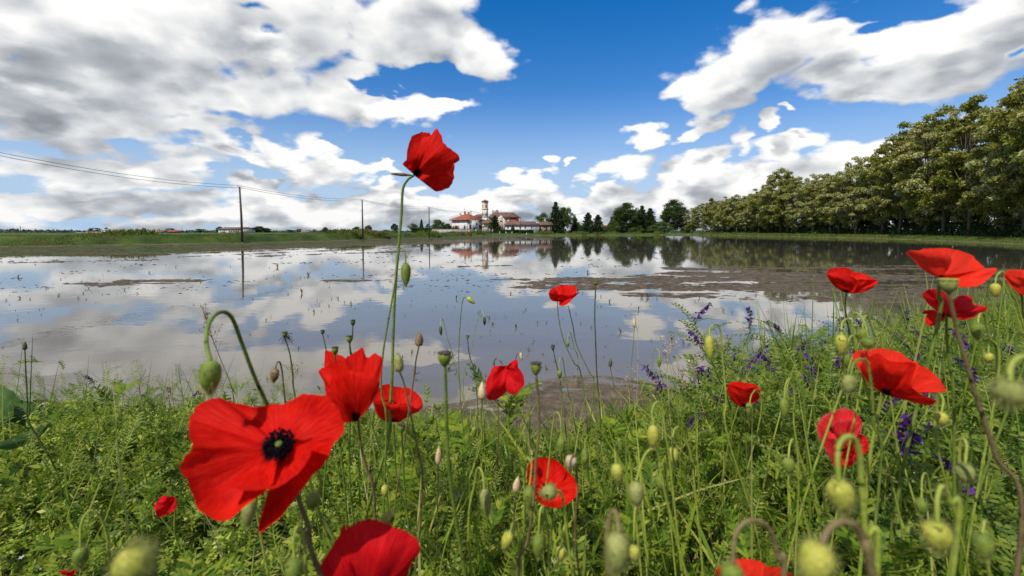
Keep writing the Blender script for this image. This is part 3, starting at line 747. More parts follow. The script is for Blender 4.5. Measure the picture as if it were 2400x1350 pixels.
m_bark = simple("tree_bark", [(.05,.035,.024),(.10,.075,.052),(.15,.12,.085)], 2.5, .9, .03, 9, stretch=(3,3,.7))
def limbs(mb, base, targets, r0, r, seed):
    for tgt in targets:
        a = Vector(base); b = Vector(tgt); mid = a.lerp(b, .5)+Vector((0, 0, -.08*(b-a).length))+Vector(r.normal(size=3)*.3)
        mb.tube(smooth_path([a, mid, b], 6), [r0*(1-.85*i/5) for i in range(6)], 5, False)
def build_tree(name, kind, H, Wd, seed, nleaf=9000, leaf=.45, bloom=0.0, low=.12, ncl=70, open_=0.0, dead=False):
    r = np.random.default_rng(seed); e = empty(name)
    parts = []; tr = MB(); th = H*.30
    if kind == 'spruce':
        tr.tube([(0,0,-.3),(0,0,H*.5),(0,0,H*.97)], [.022*H, .012*H, .003*H], 8)
        lv = int(H*2.2); C = []; Ts = []
        for k in range(lv):
            z = H*(low+(1-low)*k/lv); rad = Wd/2*(1-k/lv)**.62*r.uniform(.55, 1.12)+.25
            nb = int(6+rad*1.6)
            for j in range(nb):
                a = 2*math.pi*(j+r.uniform())/nb; L_ = rad*r.uniform(.65, 1.12); dn = -.22-.15*(1-k/lv); u = np.array([math.cos(a), math.sin(a), dn])
                m_ = int(6+L_*5); tt = r.uniform(.12, 1, m_)
                base = np.array([0, 0, z]); c_ = base+u*(tt*L_)[:, None]+np.stack([0*tt, 0*tt, .35*L_*tt**2*.5], 1)+r.normal(size=(m_, 3))*.07*L_*.5
                C.append(c_); Ts.append(np.repeat(unit(u+np.array([0, 0, .1]))[None], m_, 0))
        C = np.concatenate(C); Ts = unit(np.concatenate(Ts)+r.normal(size=(len(C), 3))*.45); N = unit(np.cross(Ts, randdir(len(C), r)))
        parts.append(instance(LEAF4[0]*np.array([1, .8, 1]), LEAF4[1], C-Ts*leaf*.5, Ts, N, leaf*r.uniform(.7, 1.3, len(C))))
    elif kind in ('cone', 'hedge'):
        tr.tube([(0,0,-.3),(0,0,H*.8)], [.02*H, .006*H], 6)
        n = nleaf; z = r.uniform(0, 1, n)**1.2; a = r.uniform(0, 2*math.pi, n)
        rr = Wd/2*np.sqrt(np.clip(1-(z-.12)**2/.78, .0, 1))*(.86+.22*fbm(a*2, z*7, 3, seed)) if kind == 'hedge' else Wd/2*(1-z)**.7*(.75+.4*fbm(a*3, z*9, 3, seed))
        rr = rr*r.uniform(.75, 1.05, n); C = np.stack([rr*np.cos(a), rr*np.sin(a), z*H*.98+.05], 1)
        T, N = frames(n, r, .2); parts.append(instance(*LEAF4, C, T, N, leaf*r.uniform(.7, 1.3, n)))
    else:
        lean = r.normal(size=2)*.03*H
        top = np.array([lean[0], lean[1], H*.86])
        tr.tube(smooth_path([(0,0,-.4),(lean[0]*.2, lean[1]*.3, H*.3),(lean[0]*.7+r.normal()*.2, lean[1]*.6, H*.6), top], 9), [H*f_ for f_ in (.014,.0115,.0105,.0095,.008,.007,.0055,.004,.002)], 9)
        cz = H*(low+1)/2; rz_ = H*(1-low)/2
        cl = []
        while len(cl) < ncl:
            u = r.normal(size=3); u /= np.linalg.norm(u); rad = r.uniform(.45, 1)**.6
            q = np.array([u[0]*Wd/2*rad, u[1]*Wd/2*rad, cz+u[2]*rz_*rad])
            wob = .55+.85*float(fbm(np.array([math.atan2(u[1], u[0])*1.3+seed]), np.array([q[2]*.35]), 3, seed)[0]); q[:2] *= wob
            if kind == 'locust' and q[2] > cz: q[:2] *= 1-.25*((q[2]-cz)/rz_)**2
            cl.append(q)
        cl = np.array(cl); cl[:, 0] += lean[0]*cl[:, 2]/H; cl[:, 1] += lean[1]*cl[:, 2]/H
        crad = Wd*(.068 if kind == 'locust' else .11 if ncl > 60 else .14)*r.uniform(.6, 1.5, ncl)
        w_ = crad**2; idx = r.choice(ncl, nleaf, p=w_/w_.sum())
        u = randdir(nleaf, r)*(r.uniform(.15, 1.25, nleaf)**.5)[:, None]; u[:, 2] *= .55
        C = cl[idx]+u*crad[idx][:, None]; 
        T, N = frames(nleaf, r, .45, .3)
        parts.append(instance(*LEAF4, C, T, N, leaf*r.uniform(.6, 1.35, nleaf)))
        hi = cl[np.argsort(-cl[:, 2]+r.uniform(0, H*.4, ncl))][:34]
        for q in hi:
            s_ = r.uniform(.2, .62)*min(q[2]/H, .8); bz = max(th*.6, q[2]*s_+.1*H)
            bz = min(bz, H*.8); bp_ = (lean[0]*bz/H*.8, lean[1]*bz/H*.8, bz); limbs(tr, bp_, [q], H*.0055, r, seed)
        if bloom > 0:
            nb = int(nleaf*bloom); sel = r.choice(ncl, max(2, int(ncl*.7)), replace=False); idx = r.choice(sel, nb)
            # blossom hangs on the sunny outside of each clump
            u = unit(randdir(nb, r)*.8+np.array([-.35, -.45, .25])); u[:, 2] *= .6
            Cb = cl[idx]+u*crad[idx][:, None]*1.04; T, N = frames(nb, r, .3, .9)
            Vb, Fb = instance(LEAF4[0]*np.array([1, .9, 1]), LEAF4[1], Cb, T, N, leaf*.85*r.uniform(.5, 1.1, nb))
            mesh_obj('blossom', Vb, Fb, m_bloom, e, False)
    V, Fs = cat(parts)
    ck = {'cone': 'spruce'}.get(kind, kind)
    mesh_obj('crown', V, Fs, m_crown[ck], e, False)
    tr.build('trunk', m_bark, e, True)
    return e
protos = {}
def tree(pkey, x, y, s, label, category='tree', group=None, rz=0, sxy=1.0, name=None):
    src = protos[pkey]
    if 'label' not in src: o = src
    else: o = copy_tree(src)
    if name: o.name = name
    o.location = (x, y, gz(x, y)-.05); o.scale = (s*sxy, s*sxy, s); o.rotation_euler = (0, 0, rz)
    if group is None and 'group' in o: del o['group']
    return tag(o, label, category, group)
r_ = np.random.default_rng(3)
for k in range(5):
    protos['loc%d' % k] = build_tree('locust_tree', 'locust', 22, (12, 10.5, 11, 12, 10)[k], 100+k, 19000, .44, (.34, .12, .24, .42, .05)[k], (.10, .14, .08, .12, .16)[k], 150)
protos['locback'] = build_tree('woodland_tree', 'broad', 20, 12, 140, 9000, .75, 0, .08, 80)
protos['broad'] = build_tree('broadleaf_tree', 'broad', 20, 16, 150, 16000, .66, 0, .10, 120)
protos['broad2'] = build_tree('broadleaf_tree', 'broad', 18, 14, 151, 13000, .66, 0, .08, 110)
protos['light'] = build_tree('pale_tree', 'light', 12, 10, 152, 3200, .6, 0, .25, 34)
protos['spruce'] = build_tree('spruce_tree', 'spruce', 18, 14, 153, leaf=1.0, low=.10)
protos['spruce2'] = build_tree('spruce_tree', 'spruce', 12, 11.5, 154, leaf=.85, low=.08)
protos['cone'] = build_tree('cypress_tree', 'cone', 6, 3.2, 155, 3500, .35)
protos['bush'] = build_tree('bush', 'light', 5, 8, 156, 5000, .42, 0, .0, 40)
protos['dbush'] = build_tree('bush', 'hedge', 3, 3.4, 157, 3000, .32)
protos['haz'] = build_tree('field_tree', 'hazy', 9, 9, 158, 1600, .9, 0, .1, 26)

# the locust row under which the right bank runs: positions along the bank
E = np.array([(52,30),(58,53),(70,75),(82,107),(94,180),(100,248)], float)
def along(s):
    for a, b in zip(E[:-1], E[1:]):
        L = np.hypot(*(b-a))
        if s <= L or (b == E[-1]).all():
            u = (b-a)/L; return a+u*s, np.array([u[1], -u[0]])
        s -= L
s = 14.0; k = 0; rowpos = []
while s < 222:
    P_, nn = along(s); off = 6.0+r_.uniform(-1, 1.5); rowpos.append((P_+nn*off, s)); s += 8.2+r_.uniform(-1, 1)
look = {0: "heavy with cream blossom", 1: "green with sprinkled blossom", 2: "yellow-green with scattered blossom", 3: "thick with pale drooping blossom", 4: "almost all green"}
nl = len(rowpos)
ordn = ["first","second","third","fourth","fifth","sixth","seventh","eighth","ninth","tenth","eleventh","twelfth","thirteenth","fourteenth","fifteenth","sixteenth","seventeenth","eighteenth","nineteenth","twentieth","twenty-first","twenty-second","twenty-third","twenty-fourth","twenty-fifth","twenty-sixth","twenty-seventh","twenty-eighth","twenty-ninth","thirtieth"]
for i, (P_, s_) in enumerate(rowpos):
    kk = [3, 0, 1, 3, 2, 4, 0, 2, 1, 3][i % 10]; sc_ = 1.0+r_.uniform(-.13, .12)
    if P_[1] > 178: sc_ *= .80
    if 118 < P_[1] < 140: sc_ *= .92
    tree('loc%d' % kk, P_[0], P_[1], sc_, "locust tree, %s, %s from near end of row" % (look[kk], ordn[i]), 'tree', 'locust trees along the right bank', r_.uniform(-.6, .6)+(0 if i % 2 else 3.14)*0)
i = 0; s = 10.0
while s < 222:
    P_, nn = along(s); P_ = P_+nn*(16+r_.uniform(-2, 4))
    tree('locback', P_[0], P_[1], .88+r_.uniform(-.1, .1), "dark green woodland tree behind the blossoming locust row", 'tree', 'dark trees behind the locust row', r_.uniform(0, 6))
    s += 10.5+r_.uniform(-1, 1.5)
def ptree(key, px, top, Y, W, label, wref, href, category='tree', base=None, group=None):
    p = at(px, 545, Y); H = zat(top, Y)-gz(p.x, p.y); s = H/href; wid = W/F*Y
    return tree(key, p.x, p.y, s, label, category, group, r_.uniform(0, 6), wid/(wref*s))
for j, (px, top, Y, W, l_) in enumerate(((1622, 486, 262, 34, "pale low locust at the far end of the row beside the lone dark tree"), (1648, 476, 258, 38, "second locust from the far end of the row"), (1676, 480, 268, 34, "small locust standing behind the far end of the row"), (1700, 472, 262, 40, "taller locust behind the far end of the row"))):
    ptree('loc%d' % (2, 0, 3, 1)[j], px, top, Y, W*1.15, l_, 11, 22, 'tree', None, 'locust trees along the right bank')
ptree('broad', 1580, 470, 288, 58, "dark round broadleaf tree standing alone left of the locust row", 16, 20)
ptree('broad', 1468, 477, 285, 60, "large dark broadleaf tree left of the two slim firs", 16, 20)
ptree('broad2', 1445, 500, 300, 36, "smaller dark tree leaning against the large dark broadleaf", 14, 18)
ptree('spruce', 1504, 481, 290, 26, "taller of the two slim firs between the dark broadleaf trees", 8, 18)
ptree('spruce', 1523, 487, 292, 28, "shorter of the two slim firs between the dark broadleaf trees", 8, 18)
ptree('spruce', 1302, 472, 236, 26, "tallest dark spruce, right behind the brick barn", 8, 18)
ptree('broad2', 1316, 486, 240, 26, "dark bushy tree joined to the right side of the tallest spruce", 14, 18)
ptree('light', 1331, 487, 238, 26, "thin tree with pale bare lower branches right of the tallest spruce", 10, 12)
ptree('light', 1274, 499, 240, 38, "loose pale green tree behind the brick barn", 10, 12)
ptree('spruce2', 1347, 506, 245, 18, "small pointed fir right of the pale bare-branched tree", 7, 12)
ptree('spruce2', 1378, 497, 250, 26, "broad dark fir, taller of the pair in the gap", 7, 12)
ptree('spruce2', 1401, 502, 252, 26, "broad dark fir, shorter of the pair in the gap", 7, 12)
ptree('spruce2', 1160, 504, 222, 24, "dark full conifer in front of the chapel", 7, 12)
ptree('cone', 988, 514, 200, 13, "dark cone-shaped cypress left of the villa", 3.2, 6)
ptree('light', 970, 524, 205, 24, "pale roundish tree left of the dark cypress", 10, 12)
ptree('light', 1003, 524, 212, 14, "small pale tree just right of the dark cypress", 10, 12)
ptree('bush', 1028, 517, 212, 36, "broad green bush over the concrete wall left of the villa", 8, 5, 'bush')
ptree('broad2', 1046, 524, 206, 22, "dark bush tucked against the villa's left wall", 14, 18, 'bush')
ptree('dbush', 1202, 530, 214, 11, "dark clipped round shrub before the long white building", 3.4, 3, 'shrub')
ptree('dbush', 1062, 531, 196, 6, "small pointed shrub below the villa's shuttered window", 3.4, 3, 'shrub')
for j, (px, top, W) in enumerate(((1352, 522, 26), (1365, 528, 22), (1425, 530, 26), (1437, 516, 30), (1418, 534, 20), (1550, 521, 50), (1530, 532, 30), (1490, 530, 40), (1388, 534, 24), (1609, 524, 26), (1458, 530, 30))):
    ptree('bush', px, top, 268+j*2, W, ("light green bush right of the small fir", "rounded green bush left of the pair of firs", "green bush beside the yellow cottage", "pale green trees left of the large dark broadleaf", "low bush in front of the yellow cottage",
        "wide pale willow bush between the firs and the lone dark tree", "low pale bush at the right foot of the firs", "rounded bush at the foot of the large dark broadleaf", "low bush between the pair of firs", "pale bush between the lone dark tree and the locust row", "low bush below the smaller dark tree")[j], 8, 5, 'bush')
for j, (px, top, W, Y, l_) in enumerate(((835, 531, 20, 260, "rounded dark tree left of the second pole"), (862, 528, 16, 270, "rounded tree just right of the second pole"), (926, 524, 17, 250, "dark rounded tree just left of the tall poppy's stem"),
    (513, 531, 15, 300, "single dark tree left of the white shed"), (604, 530, 26, 300, "tallest tree right of the white shed"), (594, 533, 16, 310, "small tree touching the white shed's right end"), (627, 534, 18, 320, "round tree second right of the white shed"), (762, 532, 13, 330, "small dark tree between the first and second poles"),
    (256, 541, 14, 420, "green bush in front of the distant farmhouse"), (467, 536, 26, 500, "rounded pale tree right of the red barn"), (338, 534, 10, 560, "small round tree above the distant farm roofs"), (220, 534, 24, 640, "wide tree behind the left part of the distant farm"), (400, 535, 20, 640, "rounded tree behind the red barn"),
    (700, 536, 12, 600, "tiny round tree left of the grey warehouse"), (680, 538, 14, 620, "tiny low tree between the shed trees and the warehouse"), (784, 537, 14, 620, "tiny low tree left of the rounded dark tree"), (800, 538, 12, 640, "tiny tree beyond the bank near the second pole"), (905, 538, 14, 640, "tiny tree beyond the reddish cottage"), (150, 541, 24, 560, "low bush left of the distant farm"), (248, 533, 8, 600, "slim dark tree above the silo house"))):
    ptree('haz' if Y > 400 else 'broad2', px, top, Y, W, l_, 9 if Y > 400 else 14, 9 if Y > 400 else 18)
# clipped hedge left of the garden wall
p0 = at(967, 545, 192); p1 = at(1012, 545, 190); n = 7000; rr = np.random.default_rng(5)
u = rr.uniform(0, 1, n); hz = zat(535, 191)-gz(p0.x, 191); C = np.stack([p0.x+(p1.x-p0.x)*u, 191+rr.uniform(-.8, .6, n), gz(p0.x, 191)+hz*rr.uniform(.0, 1, n)**.6], 1)
T, N = frames(n, rr, .3); V, Fa = instance(*LEAF4, C, T, N, .34*rr.uniform(.7, 1.3, n)); o = mesh_obj('hedge', V, Fa, m_crown['hedge'], None, False)
tag(o, "clipped dark hedge at the left end of the concrete garden wall", 'hedge')
p0 = at(1155, 545, 200); p1 = at(1250, 545, 206); n = 9000
u = rr.uniform(0, 1, n); C = np.stack([p0.x+(p1.x-p0.x)*u, 201+rr.uniform(-.8, .6, n)+5*u, gz(p0.x, 201)+(zat(538.5, 201)-gz(p0.x, 201))*rr.uniform(.0, 1, n)**.6*(.8+.3*fbm(u*14, u*0, 2, 4))], 1)
T, N = frames(n, rr, .3); V, Fa = instance(*LEAF4, C, T, N, .34*rr.uniform(.7, 1.3, n)); o = mesh_obj('hedge', V, Fa, m_crown['hedge'], None, False)
tag(o, "low uneven hedge along the foot of the long white building", 'hedge')
# a belt of woods on the horizon
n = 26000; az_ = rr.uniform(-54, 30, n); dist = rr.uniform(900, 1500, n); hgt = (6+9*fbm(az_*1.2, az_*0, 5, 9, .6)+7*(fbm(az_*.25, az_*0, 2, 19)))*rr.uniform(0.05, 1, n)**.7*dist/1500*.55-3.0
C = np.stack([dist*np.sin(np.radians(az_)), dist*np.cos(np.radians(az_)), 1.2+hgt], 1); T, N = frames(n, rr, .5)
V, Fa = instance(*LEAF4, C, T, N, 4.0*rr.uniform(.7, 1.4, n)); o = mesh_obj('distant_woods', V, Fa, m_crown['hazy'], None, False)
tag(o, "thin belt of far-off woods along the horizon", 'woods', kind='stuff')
# undergrowth at the feet of the locusts
n = 42000; ss = rr.uniform(8, 228, n); Pp = np.array([np.concatenate(along(q)) for q in ss]); off = rr.uniform(5, 19, n)**1.0
xx = Pp[:, 0]+Pp[:, 2]*off; yy = Pp[:, 1]+Pp[:, 3]*off; hh = (.8+3.6*fbm(ss*.18, off*.3, 4, 77)*sst(5, 9, off))*rr.uniform(0, 1, n)**.8
C = np.stack([xx, yy, ground_z(xx, yy)+hh], 1); T, N = frames(n, rr, .6); V, Fa = instance(*LEAF4, C, T, N, .5*rr.uniform(.5, 1.4, n))
o = mesh_obj('undergrowth', V, Fa, m_crown['hedge'], None, False); tag(o, "dark tangled undergrowth at the feet of the locust trees", 'undergrowth', kind='stuff')
# rough grass on the banks
m_bank = leafmat("bank_grass", [(.02,.05,.006),(.045,.095,.009),(.09,.14,.016),(.15,.17,.03)], .4, .5, .2, (.18, [(.06,.09,.01),(.17,.18,.03),(.24,.20,.06)]))
BL = (np.array([(0,.09,0),(0,-.09,0),(.55,.07,.0),(.55,-.07,.0),(1,0,.12)], float), np.array([(0,1,3,2)]), np.array([(2,3,4)]))
def blades(C, T, N, S):
    V, F1 = instance(BL[0], BL[1], C, T, N, S); _, F2 = instance(BL[0], BL[2], C, T, N, S); return V, [F1, F2]
Lft = FIELD[1:7]; seg = np.diff(Lft, axis=0); Ls = np.hypot(*seg.T)
n = 60000; wgt = Ls/np.array([35, 50, 75, 110, 160])[:len(Ls)]**1.0 if len(Ls) == 5 else Ls; k_ = rr.choice(len(Ls), n, p=wgt/wgt.sum()); u = rr.uniform(0, 1, n)
P0 = Lft[:-1][k_]+seg[k_]*u[:, None]; nrm = np.stack([-seg[k_][:, 1], seg[k_][:, 0]], 1)/Ls[k_][:, None]; off = rr.uniform(.05, 1, n)**1.3*6.5+.1
xy = P0+nrm*off[:, None]; zz_ = ground_z(xy[:, 0], xy[:, 1]); lump = fbm(xy[:, 0]*.4, xy[:, 1]*.4, 3, 88)
C = np.stack([xy[:, 0], xy[:, 1], zz_-.03], 1); T = unit(rr.normal(size=(n, 3))*.45+np.array([0, 0, 1.0])); N = unit(np.cross(T, randdir(n, rr)))
dd_ = np.hypot(xy[:, 0], xy[:, 1]); V, Fa = blades(C, T, N, (.05+.30*lump+.75*sst(.52, .72, fbm(xy[:, 0]*.13, xy[:, 1]*.13, 3, 93)))*rr.uniform(.4, 1.1, n)*np.clip(dd_/70, 1, 1.6))
o = mesh_obj('bank_grass', V, Fa, m_bank, None, False); tag(o, "rough green grass on the left and far bank", 'grass', kind='stuff')
n = 30000; ss = rr.uniform(0, 225, n)**1.0; ss = 225*(ss/225)**1.7; Pp = np.array([np.concatenate(along(q)) for q in ss]); off = rr.uniform(.15, 6, n)
xx = Pp[:, 0]+Pp[:, 2]*off; yy = Pp[:, 1]+Pp[:, 3]*off
C = np.stack([xx, yy, ground_z(xx, yy)-.02], 1); T = unit(rr.normal(size=(n, 3))*.5+np.array([0, 0, 1.0])); N = unit(np.cross(T, randdir(n, rr)))
V, Fa = blades(C, T, N, .22*rr.uniform(.5, 1.4, n)*np.clip(yy/60, 1, 2.5)); o = mesh_obj('bank_grass', V, Fa, m_bank, None, False); tag(o, "short dry grass on the low bank under the locust row", 'grass', kind='stuff')
# a few red poppies flowering on the far left bank
m_pop0 = leafmat("distant_poppy_petals", [(.45,.01,.005),(.6,.02,.01)], .3)
for (px, py, Y, n) in ((248, 545.0, 47, 9), (262, 544.5, 47.5, 6), (88, 544, 43, 8)):
    p = at(px, py, Y); p.z = gz(p.x, p.y)+.35; C = np.array([p.x, p.y, p.z])+rr.normal(size=(n*3, 3))*np.array([.38, .3, .05]); T, N = frames(n*3, rr, .8); V, Fa = instance(LEAF4[0]*np.array([1, 1.6, 1]), LEAF4[1], C, T, N, .07)
    o = mesh_obj('poppy_patch', V, Fa, m_pop0, None, False); tag(o, "patch of red poppies on the crest of the left bank", 'poppies', 'far poppies on the bank', kind='stuff')
# ------------------------------------------------------------------ poppies close to the camera
def petal_material(name, c0, c1, c2, dark=0.0, trans=.46, pale=None):
    m, t, out = material(name)
    uv = t.n('ShaderNodeTexCoord').outputs['UV']; sp = t.n('ShaderNodeSeparateXYZ'); t.set(sp.inputs[0], uv)
    ob = t.n('ShaderNodeTexCoord').outputs['Object']
    vein = t.noise(t.vm('MULTIPLY', uv, (46, 3.2, 1)), 1.0, 5, .6)
    c = t.ramp(vein, [(.30, c0), (.52, c1), (.75, c2)])
    blot = t.noise(ob, 28, 4)
    c = t.mix(t.maprange(blot, .45, .75, 0, .5), c, c2)
    if pale:
        rim = t.math('MULTIPLY', t.maprange(t.math('ADD', sp.outputs[1], t.math('MULTIPLY', t.noise(t.vm('MULTIPLY', uv, (9, 3, 1)), 1, 5, .65), .5)), 1.20, 1.36), .7)
        c = t.mix(rim, c, pale)
    if dark:
        f = t.maprange(t.math('ADD', sp.outputs[1], t.math('MULTIPLY', t.math('SUBTRACT', vein, .5), .10)), dark*.7, dark, 1, 0)
        c = t.mix(f, c, (.008, .004, .008))
    b = t.n('ShaderNodeBsdfPrincipled'); t.set(b.inputs['Base Color'], c); b.inputs['Roughness'].default_value = .62
    b.inputs['Specular IOR Level'].default_value = .10
    bp = t.n('ShaderNodeBump'); bp.inputs['Distance'].default_value = .0009; bp.inputs['Strength'].default_value = .8
    crump = t.math('ADD', vein, t.math('MULTIPLY', t.noise(t.vm('MULTIPLY', uv, (9, 6, 1)), 1, 6, .6), 1.4))
    t.set(bp.inputs['Height'], crump); t.set(b.inputs['Normal'], bp)
    tr = t.n('ShaderNodeBsdfTranslucent'); t.set(tr.inputs[0], c); t.set(tr.inputs['Normal'], bp)
    mx = t.n('ShaderNodeMixShader'); mx.inputs[0].default_value = trans
    t.set(mx.inputs[1], b.outputs[0]); t.set(mx.inputs[2], tr.outputs[0]); t.set(out.inputs[0], mx.outputs[0]); return m
pm_red = petal_material("scarlet_petals", (.46,.003,.002), (.70,.009,.004), (.84,.026,.009), .22)
pm_org = petal_material("orange_red_petals", (.72,.018,.007), (.88,.035,.014), (.93,.06,.025), .09)
pm_crim = petal_material("crimson_petals", (.46,.002,.006), (.66,.006,.010), (.78,.018,.018), .1)
pm_faded = petal_material("faded_petals", (.48,.006,.012), (.62,.02,.022), (.72,.05,.045), .12, .3, (.55,.28,.27))
def hairy(name, cols, scale=120):
    m, t, out = material(name); ob = t.n('ShaderNodeTexCoord').outputs['Object']
    c = t.ramp(t.noise(ob, scale, 5, .6), [(.3, cols[0]), (.5, cols[1]), (.7, cols[2])])
    b = t.n('ShaderNodeBsdfPrincipled'); b.inputs['Roughness'].default_value = .6; b.inputs['Specular IOR Level'].default_value = .25
    sp_ = t.noise(ob, scale*1.6, 2); c = t.mix(t.maprange(sp_, .66, .70), c, tuple(x*.25 for x in cols[0]))
    t.set(b.inputs['Base Color'], c); b.inputs['Subsurface Weight'].default_value = .0
    bp = t.n('ShaderNodeBump'); bp.inputs['Distance'].default_value = .0008; t.set(bp.inputs['Height'], t.noise(ob, scale*5, 3, .6)); t.set(b.inputs['Normal'], bp)
    t.set(out.inputs[0], b.outputs[0]); return m
hm = {'green': hairy("bud_green", [(.07,.11,.012),(.13,.18,.02),(.19,.23,.035)]),
      'yellow': hairy("bud_yellow_green", [(.20,.22,.025),(.33,.33,.045),(.42,.39,.07)]),
      'dark': hairy("bud_dark", [(.03,.045,.012),(.06,.08,.02),(.09,.10,.03)]),
      'beige': hairy("bud_beige", [(.30,.22,.10),(.48,.36,.20),(.56,.45,.28)]),
      'brown': hairy("bud_brown", [(.07,.035,.015),(.17,.10,.045),(.28,.19,.10)]),
      'mouse': hairy("bud_grey_green", [(.13,.15,.03),(.22,.235,.06),(.30,.30,.10)])}
sm = {'green': hairy("stem_green", [(.07,.11,.014),(.12,.17,.022),(.17,.21,.035)], 60),
      'lime': hairy("stem_lime", [(.14,.19,.02),(.22,.27,.035),(.28,.31,.05)], 60),
      'brown': hairy("stem_brown", [(.09,.06,.025),(.15,.11,.045),(.18,.15,.06)], 60),
      'dark': hairy("stem_dark", [(.03,.05,.012),(.06,.085,.02),(.09,.11,.03)], 60)}
m_hair = leafmat("fine_hairs", [(.30,.32,.07),(.45,.44,.14)], .5)
m_cap = hairy("capsule_crown", [(.02,.012,.01),(.06,.035,.025),(.10,.07,.05)], 200)
m_anther = simple("black_anthers", [(.002,.0015,.003),(.006,.004,.007)], 300, .9, spec=.08)
m_straw = leafmat("dry_straw", [(.22,.15,.07),(.40,.31,.17),(.55,.47,.32),(.30,.15,.08)], .3, .7)
def ground_under(px, py, D):
    p = atd(px, py, D); return p
def add_hairs(parent, C, Nn, L, wd, seed=1):
    r = np.random.default_rng(seed); n = len(C)
    T = unit(Nn+r.normal(size=(n, 3))*.25); N = unit(np.cross(T, randdir(n, r)))
    tv = np.array([(0, .5, 0), (0, -.5, 0), (1, 0, 0)], float)*np.array([1, wd/L, 1]); V, Fa = instance(tv, np.array([(0, 1, 2)]), C, T, N, L*r.uniform(.5, 1.2, n))
    return mesh_obj('fine_hair', V, Fa, m_hair, parent, False)
def stem_pts(path, D, D2=None, ground=True, n=None):
    """pixel path -> world points; the far end runs on down into the ground"""
    k = len(path); pts = []
    for i, (x, y) in enumerate(path):
        d = D+(0 if D2 is None else (D2-D)*i/(k-1)); pts.append(atd(x, y, d))
    if ground:
        e = pts[-1]; dr = (pts[-1]-pts[-2]); g = gz(e.x, e.y)
        if e.z > g+.02:
            k_ = min(.5, (e.z-g))*.5; hx = dr.x/max(abs(dr.z), 1e-3); hx = max(-.4, min(.4, hx))
            f = Vector((e.x+hx*k_*.6, e.y+.02, 0)); wob = math.sin(path[0][0]*1.7+path[0][1]); w2 = math.sin(path[0][0]*.9+2*path[0][1]); ln_ = e.z-g
            f.x += wob*.16*ln_; f.y += abs(w2)*.08*ln_; f.z = gz(f.x, f.y)-.02; pts.append(e.lerp(f, .45)+Vector((hx*.02+w2*.07*ln_, 0, 0))); pts.append(f)
    return smooth_path(pts, n or (8*len(pts)))
def add_stem(parent, pts, r0, r1, mat, hair=True, seed=1, org=None):
    n = len(pts); rad = [r0+(r1-r0)*i/(n-1) for i in range(n)]
    V, Fc = tube(pts, rad, 8); o = mesh_obj('stem', np.array([tuple(v) for v in V]), Fc, mat, parent)
    if hair:
        r = np.random.default_rng(seed); P_ = np.array([tuple(p) for p in pts]); m_ = int(n*5); i = r.integers(0, n-1, m_); u = r.uniform(0, 1, m_)
        C = P_[i]*(1-u)[:, None]+P_[i+1]*u[:, None]; add_hairs(o, C, randdir(m_, r), .0035, .00028, seed)
    return o
def ovoid(A, B, r, prof, n=14):
    A = Vector(A); B = Vector(B); ax = B-A; L = ax.length; ax.normalize(); u = ax.cross(Vector((.2, 1, .3))).normalized(); w = ax.cross(u)
    V = []; Fc = []
    for (t, k) in prof:
        for j in range(n):
            a = 2*math.pi*j/n; V.append(A+ax*(t*L)+(u*math.cos(a)+w*math.sin(a))*(r*k))
    m = len(prof)
    for i in range(m-1):
        for j in range(n):
            j2 = (j+1) % n; Fc.append((i*n+j, i*n+j2, (i+1)*n+j2, (i+1)*n+j))
    Fc.append(tuple(range(n-1, -1, -1))); Fc.append(tuple((m-1)*n+j for j in range(n)))
    return np.array([tuple(v) for v in V]), Fc
BUD = [(0,.18),(.04,.5),(.12,.80),(.25,.97),(.42,1),(.58,.93),(.74,.74),(.87,.48),(.95,.26),(1,.08)]
SLIM = [(0,.25),(.06,.6),(.18,.9),(.35,1),(.55,.92),(.75,.62),(.9,.3),(1,.06)]
ROUND = [(0,.2),(.04,.5),(.14,.82),(.3,.98),(.5,1.02),(.68,.95),(.83,.74),(.94,.42),(1,.1)]
def root_at(pts):
    f = pts[-1]; return Vector((f.x, f.y, gz(f.x, f.y)))
def world_empty(name, label, cat_, group=None):
    """a thing whose parts are modelled in world space: the empty is put at its foot afterwards"""
    return empty(name, (0, 0, 0), label, cat_, group)
def seat(e, f):
    """move the thing's origin to f without moving its parts"""
    e.location = f
    for ch in e.children:
        me = ch.data; n = len(me.vertices); a = np.empty(n*3, np.float32); me.vertices.foreach_get('co', a)
        a = a.reshape(-1, 3)-np.array(tuple(f), np.float32); me.vertices.foreach_set('co', a.ravel()); me.update()
        for g_ in ch.children:
            me = g_.data; n = len(me.vertices); a = np.empty(n*3, np.float32); me.vertices.foreach_get('co', a)
            a = a.reshape(-1, 3)-np.array(tuple(f), np.float32); me.vertices.foreach_set('co', a.ravel()); me.update()
